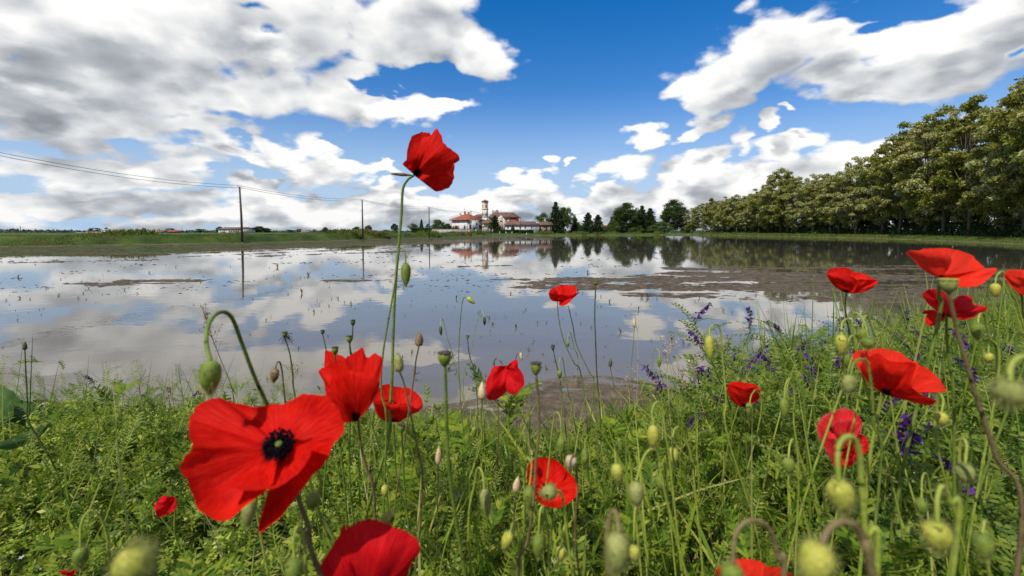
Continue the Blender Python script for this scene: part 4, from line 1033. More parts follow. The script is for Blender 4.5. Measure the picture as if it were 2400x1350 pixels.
def bud(ax_, ay_, tx_, ty_, w, col, path, label, D=None, smat='lime', prof=BUD, group='nodding poppy buds', sr=None, name='poppy_bud', seed=None, D2=None):
    D = D or 11.3/w; e = world_empty(name, label, 'bud', group)
    A = atd(ax_, ay_, D); B = atd(tx_, ty_, D); r = w/2/F*D
    V, Fc = ovoid(A, B, r, prof); r_2 = np.random.default_rng(int(ax_*7+ay_))
    bo = mesh_obj('bud', V, Fc, hm[col], e)
    if w > 13:
        m_ = int(90+w*11); i = r_2.integers(14, len(V), m_); C = V[i]*1.0; ax = np.array(tuple((B-A))); mid = np.array(tuple(A.lerp(B, .45)))
        Nn = unit(C-mid); C = C+r_2.normal(size=C.shape)*r*.12; add_hairs(bo, C-Nn*r*.1, Nn, r*.62, r*.035, int(ax_))
    if not path: path = [(ax_, ay_), (ax_+3, ay_+(-30 if ty_ > ay_ else 30)), (ax_+10, ay_+60)]
    pts = stem_pts(path, D, D*(D2 or 1.05)); sr = (sr or max(.0009, r*.20))*.82
    add_stem(e, pts, sr, sr*1.35, sm[smat], w > 13, int(ax_)); seat(e, root_at(pts)); return e
def capsule_pod(cx_, ty_, w, h, path, label, D=None, col='green', smat='green', capm=None, stamens=False):
    D = D or 9.5/w; e = world_empty('poppy_seed_head', label, 'seed head', 'poppy seed heads')
    T_ = atd(cx_, ty_+h*.12, D); B_ = atd(cx_, ty_+h, D); r = w/2/F*D
    V, Fc = ovoid(B_, T_, r, [(0,.22),(.06,.34),(.2,.62),(.4,.86),(.65,1),(.85,.98),(1,.86)], 16); cp = mesh_obj('capsule', V, Fc, hm[col], e)
    T2 = atd(cx_, ty_, D-.0); up = (T_-B_).normalized(); V, Fc = ovoid(T_-up*(T2-T_).length*.1, T_+up*(T2-T_).length*1.0, r, [(0,1.0),(.25,1.10),(.5,1.04),(.85,.75),(1,.12)], 20)
    # scalloped rim
    V = V.reshape(5, 20, 3); c_ = V.mean(1, keepdims=True); k_ = 1+.07*np.cos(np.arange(20)*math.pi)[None, :, None]; V = (c_+(V-c_)*k_).reshape(-1, 3)
    mesh_obj('stigma_disc', V, Fc, capm or m_cap, e)
    if stamens:
        r_2 = np.random.default_rng(5); q = MB()
        for k in range(16):
            d = Vector(r_2.normal(size=3)*np.array([1, .6, .7])+np.array([1.0, 0, -.2])).normalized(); q.tube(smooth_path([B_.lerp(T_, .3), B_.lerp(T_, .3)+d*.006, B_.lerp(T_, .3)+d*r_2.uniform(.009, .017)+Vector((0, 0, -.004))], 5), .0003, 4)
        q.build('dried_stamens', m_anther, e)
    pts = stem_pts(path, D, D*1.05); add_stem(e, pts, r*.17+.0003, r*.26+.0004, sm[smat], w > 14, int(cx_)); seat(e, root_at(pts)); return e
def petal(parent, outline, base, D, tip=(0, 0, 0), bulge=0.0, mat=None, wr=.0022, seed=1, ns=60, nt=22, pin=0.0, label=None):
    r = np.random.default_rng(seed)
    P_ = smooth_path([(x, y, 0) for x, y in outline], ns); V = []; UV = []
    bx, by = base
    for i, p in enumerate(P_):
        s = i/(ns-1); d = tip[0]*(1-s)*(1-2*s) + tip[1]*4*s*(1-s) + tip[2]*s*(2*s-1)
        ph = seed*3.1
        rag = 1+.008*math.sin(s*37+ph)+.007*math.sin(s*71+ph*2)+.012*(r.uniform()-.5)
        for j in range(nt):
            t_ = j/(nt-1); t2 = t_ if j < nt-1 else t_*rag
            x = bx+(p.x-bx)*t2; y = by+(p.y-by)*t2
            dz = d*t_**1.25 + bulge*math.sin(math.pi*min(1, t_*.97))*(1-.5*abs(2*s-1)) + wr*t_*(.8*math.sin(s*11+ph+t_*3)+.35*math.sin(s*29+ph*1.7+t_*4)+.7*math.sin(t_*8+s*4+ph))
            V.append(tuple(atd(x, y, D+dz))); UV.append((s+seed*.37, t_))
    i = np.arange((ns-1)*(nt-1)); a = (i//(nt-1))*nt+i % (nt-1); Fc = np.stack([a, a+1, a+nt+1, a+nt], 1)
    o = mesh_obj('petal', np.array(V), Fc, mat or pm_red, parent, uv=np.array(UV))
    if label: o['label'] = label
    return o
def flower(label, D, petals, stems, mat, smat='green', centre=None, sr=.0013, group=None, name='poppy_flower', hair=True):
    e = world_empty(name, label, 'poppy', group or 'red poppies in flower')
    for k, pt in enumerate(petals): petal(e, pt[0], pt[1], D, pt[2], pt[3], pt[4] if len(pt) > 4 and pt[4] else mat, seed=k+int(D*100)+len(label), wr=(pt[5] if len(pt) > 5 else .0020)*D/.5)
    if centre:
        cx_, cy_, rp, dd_, op = centre; c0 = atd(cx_, cy_, D+dd_); r = rp/F*D; r_2 = np.random.default_rng(int(cx_))
        dirv = (Vector((0, 0, CAMZ))-c0).normalized(); dirv = (dirv+Vector((-.1, 0, .35))).normalized() if op else Vector((0, 0, 1))
        u = dirv.cross(Vector((0, .3, 1))).normalized(); w = dirv.cross(u); q = MB()
        for k in range(190):
            a = r_2.uniform(0, 6.283); rr_ = r*r_2.uniform(.22, .82); b = c0+(u*math.cos(a)+w*math.sin(a))*rr_+dirv*r*r_2.uniform(.25, .55); s0 = c0+(u*math.cos(a)+w*math.sin(a))*r*.25
            q.tube([s0, b], r*.016, 3, False); V, Fc = ovoid(b-dirv*r*.09, b+dirv*r*.09, r*.075, [(0,.4),(.3,1),(.7,1),(1,.4)], 6); q.add(V, Fc)
        q.build('stamens', m_anther, e)
        V, Fc = ovoid(c0-dirv*r*.1, c0+dirv*r*.5, r*.20, [(0,.5),(.3,.85),(.8,1),(.95,.9),(1,.15)], 16); mesh_obj('ovary', V, Fc, hm['green'], e)
    last = None
    for (path, sc_) in stems:
        pts = stem_pts(path, D+(.008 if D > .3 else .004), D*1.04+.01); add_stem(e, pts, sr*.85, sr*1.25, sm[sc_], hair, len(path)); last = pts
    if last: seat(e, root_at(last))
    return e
# --- the large open poppy
flower("largest poppy, wide open with a black centre, close to the camera", .30, [
 ([(447,1030),(443,987),(453,963),(481,940),(508,932),(534,940),(563,947),(595,953),(628,950),(665,947),(700,962),(715,1000)], (655,1048), (.006,.028,.020), .012),
 ([(590,985),(628,955),(665,947),(705,926),(735,924),(770,932),(799,971),(803,1016),(779,1044),(762,1085),(742,1105)], (655,1048), (.026,.016,-.012), .010),
 ([(452,985),(443,1004),(443,1028),(453,1048),(433,1069),(422,1093),(437,1126),(453,1167),(481,1207),(522,1222),(551,1207),(579,1183),(618,1155),(640,1132)], (655,1050), (-.004,-.020,-.026), .010),
 ([(632,1140),(624,1167),(610,1215),(605,1238),(613,1247),(661,1207),(697,1162),(726,1122),(755,1092),(778,1050),(785,1020)], (662,1055), (-.012,-.014,-.010), .008),
 ([(505,1150),(540,1146),(590,1150),(650,1142),(695,1112),(722,1078),(735,1028),(720,1030)], (655,1056), (-.022,-.034,-.022), .016, None, .0012),
 ], [([(690,1110),(700,1170),(725,1240),(740,1320)], 'brown')], pm_red, centre=(655,1046,42,.000,True), sr=.0016)
flower("upright cup-shaped poppy rising behind the largest poppy", .44, [
 ([(800,960),(778,925),(790,860),(807,845),(815,837),(832,825),(850,816),(860,837),(877,830),(895,837),(895,861),(889,898),(872,942)], (838,986), (.02,.035,.02), .012),
 ([(800,990),(790,955),(766,930),(758,894),(746,869),(767,861),(790,852),(812,858),(835,890)], (838,986), (.0,-.004,-.016), -.012),
 ([(800,992),(780,940),(775,890),(800,868),(835,872),(862,880),(889,898),(880,930),(865,955),(848,976)], (836,988), (-.008,-.022,-.006), -.014),
 ], [([(840,985),(845,1040),(860,1100),(878,1180)], 'brown')], pm_red)
flower("sliver of a poppy petal showing between the cup-shaped poppy and the seed head", .62, [
 ([(758,880),(760,849),(763,822),(783,828),(811,841),(815,870)], (790,905), (.0,.01,.01), -.006),
 ([(760,870),(775,850),(800,850),(812,880)], (790,905), (-.01,-.02,-.01), -.006)], [([(790,905),(792,960),(797,1040)], 'green')], pm_red)
flower("tall poppy on a long curved stem against the blue sky", .66, [
 ([(962,400),(953,378),(956,345),(966,320),(984,311),(1000,310),(1012,318),(1020,345)], (972,412), (.006,.02,.03), .012, None, .001),
 ([(960,396),(968,360),(990,325),(1008,318),(1022,302),(1035,318),(1040,336),(1052,345),(1066,356),(1078,373),(1062,386),(1045,405),(1002,430)], (970,411), (-.012,-.030,-.004), -.022, None, .0009),
 ([(960,394),(944,386),(950,377),(968,360),(984,335),(994,322),(992,350),(984,380)], (971,410), (-.018,-.026,-.020), -.008, None, .001),
 ([(992,424),(1003,432),(1010,441),(1025,449),(1049,441),(1061,428),(1064,404),(1064,386),(1040,385)], (972,412), (.0,.012,.008), -.008),
 ], [([(970,411),(955,422),(944,445),(941,500),(936,560),(929,640),(924,720),(921,800),(919,880),(914,960),(908,1040)], 'green')], pm_red, sr=.0021)
fl = bpy.data.objects['tall'] if 'tall' in bpy.data.objects else None
# its withered sepal
o_t = [o for o in COL.objects if o.get('label', '').startswith('tall poppy on a long')][0]
A = atd(966,411,.655); B = atd(917,407,.64); V, Fc = ovoid(A, B, 3.6/F*.65, [(0,.3),(.2,.8),(.5,1.2),(.8,.9),(1,.5)], 10); V = V-np.array(tuple(o_t.location)); mesh_obj('withered_sepal', V, Fc, hm['brown'], o_t)
flower("poppy half hidden behind the two long stems, right of the cup-shaped poppy", .72, [
 ([(878,955),(875,940),(889,910),(905,900),(930,906),(958,910),(978,922),(991,943),(987,959),(965,968)], (925,986), (.0,.05,.03), .012),
 ([(905,990),(886,975),(876,948),(890,938),(915,948),(945,945),(970,955),(985,962),(962,973),(935,990)], (922,990), (-.01,-.03,-.01), -.01),
 ], [([(922,990),(925,1040),(930,1120)], 'green')], pm_red)
flower("nodding dark red poppy above the bare mud strip, petals hanging", .86, [
 ([(1170,858),(1157,859),(1148,876),(1139,897),(1139,932),(1160,937),(1187,917),(1197,880),(1192,860)], (1182,858), (.0,-.02,.01), -.02),
 ([(1188,862),(1199,847),(1213,844),(1215,861),(1227,880),(1228,901),(1218,915),(1203,925),(1187,915),(1184,890)], (1186,862), (-.01,-.03,-.02), -.02),
 ([(1160,862),(1175,857),(1196,858),(1215,870),(1220,905),(1190,915)], (1182,860), (.03,.045,.03), .01),
 ], [([(1182,860),(1172,845),(1163,840),(1158,855),(1165,930),(1168,1010)], 'brown')], pm_crim)
flower("small open poppy standing over the water right of centre", 1.15, [
 ([(1290,695),(1290,680),(1304,672),(1320,667),(1335,669),(1349,671),(1351,680),(1350,694)], (1318,707), (.02,.05,.02), .01),
 ([(1314,708),(1295,705),(1287,695),(1287,683),(1297,676),(1308,688)], (1316,707), (.0,-.03,-.01), -.01),
 ([(1312,706),(1310,714),(1318,717),(1331,712),(1347,696),(1359,684),(1345,690),(1333,696)], (1316,707), (-.02,-.045,-.03), -.01),
 ([(1300,700),(1310,690),(1328,690),(1340,694),(1330,702)], (1317,708), (-.01,-.02,-.01), -.01),
 ], [([(1306,705),(1310,750),(1322,800),(1345,850),(1362,880)], 'green'), ([(1331,714),(1342,760),(1352,810),(1380,870),(1392,905)], 'green')], pm_red, centre=(1333,697,4,-.02,False))
flower("round open poppy low in the leaves with a green bud before it", .66, [
 ([(1240,1135),(1235,1115),(1236,1098),(1243,1082),(1273,1072),(1300,1077),(1320,1093),(1347,1123),(1352,1140)], (1283,1148), (.005,.03,.01), .02),
 ([(1345,1118),(1357,1140),(1352,1162),(1327,1183),(1307,1190),(1285,1188),(1267,1180),(1257,1163),(1262,1150)], (1288,1140), (.0,-.02,-.02), .012),
 ([(1262,1178),(1254,1160),(1236,1130),(1238,1105),(1250,1100)], (1280,1140), (-.01,-.012,.0), .008),
 ], [([(1295,1185),(1292,1240),(1285,1330)], 'green')], pm_red)
flower("small cup poppy on the right bank beside the feathery leaf tuft", .78, [
 ([(1712,930),(1706,915),(1713,896),(1743,896),(1773,903),(1782,917),(1776,935)], (1745,954), (.0,.04,.02), .01),
 ([(1735,954),(1712,935),(1705,903),(1722,905),(1745,912),(1768,908),(1782,920),(1778,936),(1760,948)], (1747,955), (-.01,-.035,-.01), -.015),
 ], [([(1747,955),(1748,1000),(1750,1060)], 'green')], pm_red)
flower("wilting poppy with pale pinkish edges and a dark hollow", .62, [
 ([(1950,1085),(1930,1040),(1917,1010),(1918,990),(1933,973),(1967,958),(1993,960),(2010,972),(2020,988),(2018,1015)], (1972,1062), (.005,.04,.02), .02, pm_faded),
 ([(1948,1000),(1960,988),(1985,985),(2005,990),(2018,992),(2014,1020),(2000,1040),(1990,1050)], (1972,1050), (-.012,-.02,-.02), -.012, pm_faded),
 ([(1920,990),(1915,1005),(1922,1030),(1943,1067),(1957,1097),(1970,1098),(1968,1080)], (1962,1060), (-.01,-.02,-.01), -.006, pm_faded),
 ([(2005,1020),(2020,1018),(2033,1030),(2035,1053),(2017,1073),(1985,1097),(1960,1097),(1955,1080)], (1975,1055), (-.01,-.02,-.02), -.014, pm_crim),
 ], [([(1972,1092),(1974,1140),(1978,1220)], 'green')], pm_crim, centre=(1955,1008,12,.010,True))
flower("poppy seen side-on alone above the vetch at the water's edge", .78, [
 ([(1945,655),(1938,637),(1953,628),(1987,628),(2003,638),(2022,640),(2040,650),(2056,658),(2045,672)], (1984,686), (.0,.04,.01), .012),
 ([(1975,684),(1953,668),(1940,650),(1941,640),(1962,640),(1985,650),(2000,650),(2010,664),(2002,686)], (1983,686), (-.01,-.035,-.02), -.015),
 ([(1995,660),(2015,655),(2035,656),(2057,658),(2047,673),(2023,685),(1997,688)], (1984,686), (-.01,-.02,.01), -.008),
 ], [([(1984,686),(1981,715),(1984,750),(1990,800)], 'green')], pm_red, sr=.0014)
flower("broad orange-red poppy at the upper right, above the pale seed head", .46, [
 ([(2150,612),(2142,592),(2160,585),(2180,582),(2227,583),(2267,593),(2290,610),(2307,629),(2300,645),(2280,655)], (2207,651), (.01,.035,.02), .012),
 ([(2200,650),(2180,642),(2158,628),(2140,607),(2123,591),(2150,587),(2190,590),(2222,598),(2230,612),(2222,632)], (2206,651), (-.004,-.028,-.016), -.014),
 ([(2212,642),(2245,640),(2290,634),(2335,628),(2330,641),(2312,658),(2293,670),(2270,673),(2245,672),(2228,664)], (2207,649), (-.01,-.034,-.024), -.008),
 ], [([(2205,650),(2202,668),(2200,700),(2198,760)], 'green')], pm_org, centre=(2207,646,9,-.004,False), sr=.0016)
flower("ragged crimson poppy split into flaps under the broad orange-red one", .52, [
 ([(2200,732),(2177,714),(2162,692),(2170,682),(2182,677),(2205,680),(2220,694),(2228,715)], (2216,740), (.0,.012,.02), .01),
 ([(2214,748),(2200,758),(2187,764),(2172,760),(2170,743),(2183,732),(2205,726)], (2216,738), (-.012,-.022,-.006), -.008, pm_red),
 ([(2185,740),(2172,736),(2160,735),(2170,727),(2190,726)], (2212,738), (.0,.0,.0), -.004),
 ([(2225,704),(2236,700),(2250,692),(2268,693),(2280,698),(2281,712),(2298,716),(2315,722),(2302,734),(2280,745),(2257,750),(2230,746)], (2217,741), (.016,.008,-.012), -.014),
 ], [([(2218,742),(2219,790),(2226,860),(2236,940)], 'green')], pm_crim, sr=.0015)
flower("poppy cut off by the right edge of the picture", .5, [
 ([(2366,668),(2353,645),(2367,632),(2400,634),(2440,645),(2452,665),(2430,684)], (2395,692), (.0,.03,.01), .01),
 ([(2388,690),(2362,658),(2354,644),(2380,648),(2410,655),(2440,660),(2420,688)], (2393,693), (-.01,-.03,-.01), -.012),
 ], [([(2395,690),(2400,740),(2412,820)], 'green')], pm_org)
flower("wide orange-red poppy leaning right in front of the vetch", .43, [
 ([(2030,890),(2012,862),(1998,832),(2027,820),(2067,817),(2100,823),(2133,843),(2152,853),(2160,880)], (2078,926), (.008,.04,.02), .014),
 ([(2062,918),(2038,898),(2018,868),(2022,848),(2040,838),(2058,828),(2078,842),(2100,850),(2130,848),(2148,855),(2138,885),(2136,905),(2160,925),(2192,938),(2183,950),(2150,945),(2115,936),(2092,928)], (2076,926), (-.006,-.034,-.006), -.014, pm_red),
 ([(2140,850),(2160,858),(2183,870),(2205,893),(2217,910),(2212,919),(2190,917),(2170,922),(2148,915),(2132,905)], (2085,922), (.006,.006,-.010), -.006),
 ], [([(2068,920),(2060,960),(2048,1020),(2035,1110)], 'lime')], pm_org, sr=.0016)
flower("cropped poppy at the bottom edge, back of its petals to the camera", .34, [
 ([(770,1320),(785,1280),(803,1232),(809,1231),(812,1243),(832,1228),(852,1219),(872,1219),(905,1228)], (850,1425), (.012,.022,.03), .01),
 ([(740,1346),(767,1301),(790,1262),(815,1240),(845,1222),(872,1220),(905,1228),(934,1240),(960,1252),(978,1264),(984,1293),(966,1317),(954,1350),(935,1385)], (850,1430), (-.01,-.020,-.01), -.02),
 ], [([(850,1425),(852,1500)], 'green')], pm_crim)
flower("top of an orange-red poppy cropped by the bottom edge, right half", .36, [
 ([(1677,1347),(1683,1330),(1717,1313),(1750,1309),(1787,1320),(1800,1328),(1827,1330),(1847,1340),(1857,1352),(1850,1395)], (1765,1430), (-.006,-.02,-.006), -.012),
 ([(1690,1340),(1720,1318),(1760,1312),(1800,1330),(1840,1350)], (1765,1425), (.02,.03,.02), .01)], [([(1765,1425),(1768,1500)], 'green')], pm_org)
flower("small drooping red poppy in the leaves left of the largest poppy", .70, [
 ([(404,1168),(392,1162),(378,1164),(368,1176),(362,1187),(364,1200),(369,1212),(385,1209),(398,1196)], (406,1172), (.0,-.02,.0), -.012),
 ([(396,1165),(405,1163),(413,1170),(414,1186),(404,1200),(393,1207)], (406,1170), (-.01,-.03,-.01), -.01)], [([(406,1172),(410,1200),(412,1260)], 'lime')], pm_crim)
flower("tiny red flower just above the bottom edge at the left", .55, [
 ([(139,1345),(144,1338),(153,1336),(160,1340),(176,1334),(172,1348),(150,1356)], (156,1350), (.0,-.01,.0), -.006)], [([(156,1350),(158,1390)], 'green')], pm_crim)

# --- buds
B_ = bud
B_(951,616,951,671,23,'green',[(951,617),(950,597),(945,583),(938,582),(933,600),(926,660),(912,740),(900,810),(893,880),(896,930),(906,1000)],"long green bud nodding beside the tall poppy's stem, over the water",.62,'green')
B_(493,845,492,924,46,'green',[(493,847),(484,805),(487,765),(505,737),(528,732),(546,750),(565,800),(595,880),(625,948),(680,1080)],"large green bud hanging from a high arched stem at the left",.30,'green',sr=.0017,D2=1.45)
B_(1095,697,1113,712,11,'yellow',[(1096,698),(1088,697),(1083,712),(1079,750),(1076,800),(1075,860),(1080,950)],"small yellow bud drooping over the water, topmost of three beside the leafy stalk",1.05,'green')
B_(1032,764,1034,787,8,'dark',[(1032,765),(1033,750),(1038,750),(1048,790),(1058,820),(1072,880)],"small dark bud hanging low, leftmost of three beside the leafy stalk",1.1,'lime')
B_(1135,742,1136,763,8,'dark',[(1135,743),(1131,730),(1125,731),(1113,775),(1102,830),(1085,900)],"small dark bud nodding right, at the end of a straight slanting stem",1.1,'lime')
B_(1130,938,1130,894,20,'beige',[(1130,936),(1127,980),(1122,1060)],"smooth beige bud standing upright left of the nodding dark red poppy",.58,'lime',SLIM)
B_(1487,768,1486,745,9,'beige',[(1487,766),(1483,820),(1479,880)],"slim cream bud standing upright over the water right of the tall thin seed head",1.1,'lime',SLIM)
B_(982,812,983,780,19,'brown',[(982,810),(974,850),(967,905)],"speckled brown and white bud upright on a reddish stem",.62,'brown')
B_(936,872,932,830,23,'mouse',[(936,870),(947,900),(962,970),(978,1050),(990,1150)],"pale oval bud upright beside the long stems of the tall poppy",.52,'brown')
B_(645,864,641,897,20,'brown',[(646,866),(648,852),(656,850),(662,880),(669,950)],"brown knobbly bud hanging from a hooked stem above the largest poppy",.62,'brown')
B_(1027,1089,1029,1044,15,'beige',[(1027,1087),(1026,1130),(1025,1180)],"slender peach-coloured bud upright between green stems",.72,'brown',SLIM)
B_(1208,1154,1215,1116,18,'beige',[(1209,1152),(1205,1200),(1203,1260)],"peach bud leaning right beside the round open poppy",.62,'brown',SLIM)
B_(1545,838,1545,861,10,'green',[(1546,839),(1545,823),(1537,818),(1531,828),(1520,880),(1500,925)],"small green bud nodding at the water line right of the cream bud",1.05)
B_(1662,787,1664,843,21,'yellow',[(1662,789),(1665,768),(1677,760),(1688,772),(1694,840),(1702,940),(1705,1020)],"long yellow bud with a brown tip hanging by the water at the right",.55)
B_(1972,784,1972,833,26,'yellow',[(1972,786),(1974,758),(1986,748),(1996,762),(2000,830)],"plump yellow-green bud below the side-on poppy, leftmost of its cluster",.46)
B_(2022,770,2026,802,22,'green',[(2022,772),(2025,748),(2034,742),(2050,785),(2072,830)],"green bud in the middle of the cluster below the side-on poppy",.52)
B_(2036,792,2032,818,27,'green',[(2036,794),(2026,756),(2010,735),(2002,748),(2010,830)],"squat green bud at the right of the cluster below the side-on poppy",.45)
B_(1983,829,1985,863,22,'green',[(1983,831),(1988,800),(2002,784),(2014,800),(2025,860)],"green bud hanging just left of the wide orange-red poppy",.5)
B_(1994,879,1987,923,30,'mouse',[(1994,881),(2001,852),(2018,842),(2034,853),(2044,920),(2050,1000),(2064,1100)],"hairy grey-green bud hooked in front of the wide orange-red poppy",.38,'green')
B_(2207,966,2208,999,27,'yellow',[(2207,968),(2211,940),(2203,925),(2196,960),(2200,1060)],"yellow-green bud below the tip of the wide orange-red poppy",.46)
B_(2292,757,2292,797,26,'green',[(2292,759),(2296,738),(2308,740),(2320,790),(2340,880)],"green bud hanging right of the ragged crimson poppy",.48)
B_(2333,664,2333,697,20,'yellow',[(2333,666),(2337,646),(2352,640),(2372,690),(2398,760)],"yellow bud hanging between the two poppies at the upper right",.56)
B_(2262,1087,2262,1133,36,'mouse',[(2262,1089),(2266,1045),(2259,1030),(2250,1045),(2247,1120),(2244,1220)],"round hairy bud under a narrow hooked stem at the lower right",.33)
B_(2197,1224,2195,1292,57,'yellow',[(2197,1226),(2198,1165),(2210,1140),(2226,1180),(2240,1290)],"big blurry yellow-green bud near the bottom right",.205)
B_(2366,892,2366,950,66,'mouse',[(2366,894),(2370,858),(2390,838),(2415,850),(2430,960)],"very large out-of-focus hairy bud at the right edge",.175,sr=.0012,prof=ROUND)
B_(1966,1127,1976,1200,57,'yellow',[(1966,1129),(1964,1060),(1977,1028),(1999,1026),(2014,1060),(2021,1150),(2030,1250),(2055,1350)],"big bristly bud under a tall hook in front of the wilting poppy",.205,sr=.0013)
B_(1925,1274,1896,1368,74,'yellow',[(1925,1277),(1944,1240),(1975,1223),(2008,1238),(2034,1300),(2055,1400)],"biggest bristly yellow bud at the bottom edge under an arched stem",.16,'brown',sr=.0014)
B_(1718,1322,1710,1385,50,'green',[(1718,1324),(1722,1262),(1745,1226),(1780,1222),(1808,1248),(1824,1310),(1835,1400)],"bud under a brown arched stem above the cropped orange-red poppy",.22,'brown',sr=.0013)
B_(1532,997,1530,1050,28,'yellow',[(1532,999),(1528,965),(1537,944),(1550,952),(1560,1020),(1575,1130)],"spiky yellow-green bud hooked on a tall stem right of the muddy strip",.42)
B_(1577,1049,1578,1090,25,'yellow',[(1577,1051),(1578,1015),(1590,1002),(1606,1030),(1626,1120)],"spiky yellow-green bud right of and below the tall hooked one",.46)
B_(1444,1087,1450,1133,28,'yellow',[(1444,1089),(1442,1050),(1454,1031),(1470,1055),(1482,1130)],"spiky bud on a short hook left of the other spiky buds",.42)
B_(1490,1129,1493,1187,34,'mouse',[(1490,1131),(1510,1070),(1530,1053),(1546,1078),(1562,1170)],"soft grey-green bud behind an upright stem in the lower middle",.34)
B_(1450,1250,1442,1342,56,'mouse',[(1450,1252),(1447,1215),(1438,1198),(1429,1230),(1427,1350)],"large blurry grey-green bud low in the middle of the picture",.20,'brown',sr=.0012)
B_(1135,1147,1143,1212,27,'mouse',[(1135,1149),(1131,1110),(1121,1097),(1113,1130),(1098,1260)],"furry grey bud hanging left of the peach bud",.42,prof=SLIM)
B_(1304,1149,1268,1157,34,'mouse',[(1302,1150),(1316,1157),(1323,1200),(1333,1280),(1348,1380)],"round bud pointing left in front of the round open poppy",.40)
B_(1241,1138,1240,1198,25,'green',[(1241,1140),(1246,1090),(1239,1075),(1232,1090),(1229,1180)],"long green bud overlapping the left rim of the round open poppy",.44,prof=SLIM)
B_(1196,1247,1180,1288,26,'yellow',[(1196,1249),(1202,1226),(1211,1240),(1219,1320)],"smooth lemon-yellow bud tilted left near the bottom",.42)
B_(1262,1250,1262,1308,29,'green',[(1262,1252),(1266,1200),(1275,1190),(1282,1240),(1286,1330)],"green bud hanging straight down below the round open poppy",.38)
B_(1316,1282,1313,1314,23,'yellow',[(1316,1284),(1321,1240),(1328,1235),(1334,1300)],"small yellow-green bud right of the straight-hanging green bud",.48)
B_(1342,1068,1333,1099,27,'beige',[(1342,1069),(1349,1078),(1353,1160),(1350,1280)],"tan woolly bud at the upper right rim of the round open poppy",.48,'brown')
B_(1371,1053,1370,1092,18,'green',[(1371,1055),(1372,1032),(1379,1035),(1384,1120)],"small green bud right of the tan woolly bud",.66)
B_(1316,1023,1314,1073,18,'green',[(1316,1025),(1313,980),(1305,967),(1298,982),(1288,1070)],"slim green bud hooked above the round open poppy",.62,prof=SLIM)
B_(315,1356,313,1281,79,'yellow',[(315,1354),(322,1420)],"big round blurry yellow bud at the bottom left",.15,prof=ROUND,sr=.0012)
B_(735,1157,732,1194,31,'green',[(735,1159),(727,1120),(738,1090),(752,1130),(760,1240)],"green bud peeping out under the largest poppy's right side",.36)
B_(585,1172,580,1237,32,'mouse',[(585,1174),(588,1140),(600,1160),(612,1260)],"furry grey bud below the largest poppy",.33,prof=SLIM)
B_(188,1284,190,1332,30,'green',[(188,1286),(190,1230),(208,1199),(232,1208),(252,1260),(266,1340)],"green bud on a wide arched stem at the lower left",.38)
B_(690,1308,690,1372,40,'green',[(690,1310),(688,1260),(700,1235),(715,1290),(722,1400)],"green bud at the bottom edge left of the cropped crimson poppy",.28)
B_(908,1229,908,1202,32,'yellow',[(908,1227),(916,1250),(925,1330)],"round lime bud resting behind the cropped poppy's petals",.36,prof=ROUND)
B_(902,1137,902,1166,17,'yellow',[(902,1139),(903,1118),(909,1120),(914,1190)],"tiny yellow-green bud right of the brown stem",.66)
B_(1848,1073,1850,1112,26,'green',[(1848,1075),(1852,1040),(1862,1036),(1872,1120)],"green bud low between the feathery tuft and the wilting poppy",.48)
B_(1838,934,1838,981,20,'green',[(1838,936),(1842,900),(1855,888),(1862,930),(1868,1040)],"long green bud hooked beside the small cup poppy",.55,prof=SLIM)
B_(1757,944,1754,973,15,'green',[(1757,946),(1762,925),(1776,917),(1782,980)],"little green bud dangling in front of the small cup poppy",.70)
B_(2160,1168,2162,1207,25,'green',[(2160,1170),(2162,1120),(2172,1112),(2182,1160),(2188,1240)],"green bud under a narrow hook left of the round hairy bud",.46)
B_(2317,826,2317,851,20,'yellow',[(2317,828),(2320,800),(2328,800),(2334,880)],"small yellow bud among the violet flowers near the right edge",.56)
B_(2303,1249,2303,1312,40,'green',[(2303,1251),(2308,1222),(2315,1240),(2318,1340)],"large green bud right of the big blurry yellow-green one",.27)
B_(1486,1278,1488,1318,26,'yellow',[(1486,1280),(1488,1200),(1498,1190),(1510,1260),(1520,1350)],"yellow bud right of the large blurry grey-green bud",.42)
B_(1430,860,1432,841,9,'dark',[(1430,858),(1438,900),(1450,960)],"tiny black bud over the mud at the water's edge",1.1,'lime')
B_(1311,868,1312,887,12,'green',[(1311,869),(1311,845),(1319,842),(1328,900),(1340,960)],"small green bud at the shore below the small open poppy",.95)
B_(1331,800,1331,814,8,'green',[(1331,801),(1332,782),(1338,782),(1345,815),(1354,858)],"tiny green bud hooked between the small open poppy's two stems",1.15)
B_(1220,826,1223,846,8,'beige',[(1220,828),(1217,830),(1212,830),(1208,850),(1206,900)],"tiny tan bud above the nodding dark red poppy",.95,'brown')
B_(2140,1238,2120,1250,1.0*20,'green',[(2120,1240),(2110,1215),(2096,1210),(2088,1260)],"small green bud pointing right in the lower right leaves",.5)
B_(1546,1075+40,1548,1150,22,'green',[(1546,1117),(1550,1090),(1558,1092),(1566,1170)],"green bud just right of the soft grey-green bud",.5)
B_(1112,1000,1110,1026,13,'green',[(1112,1002),(1114,980),(1119,982),(1124,1040)],"little green bud below the upright beige bud",.85)
B_(1012,930+40,1012,994,12,'green',[(1012,972),(1014,950),(1020,952),(1026,1010)],"little green bud left of the big seed head's stem",.9)
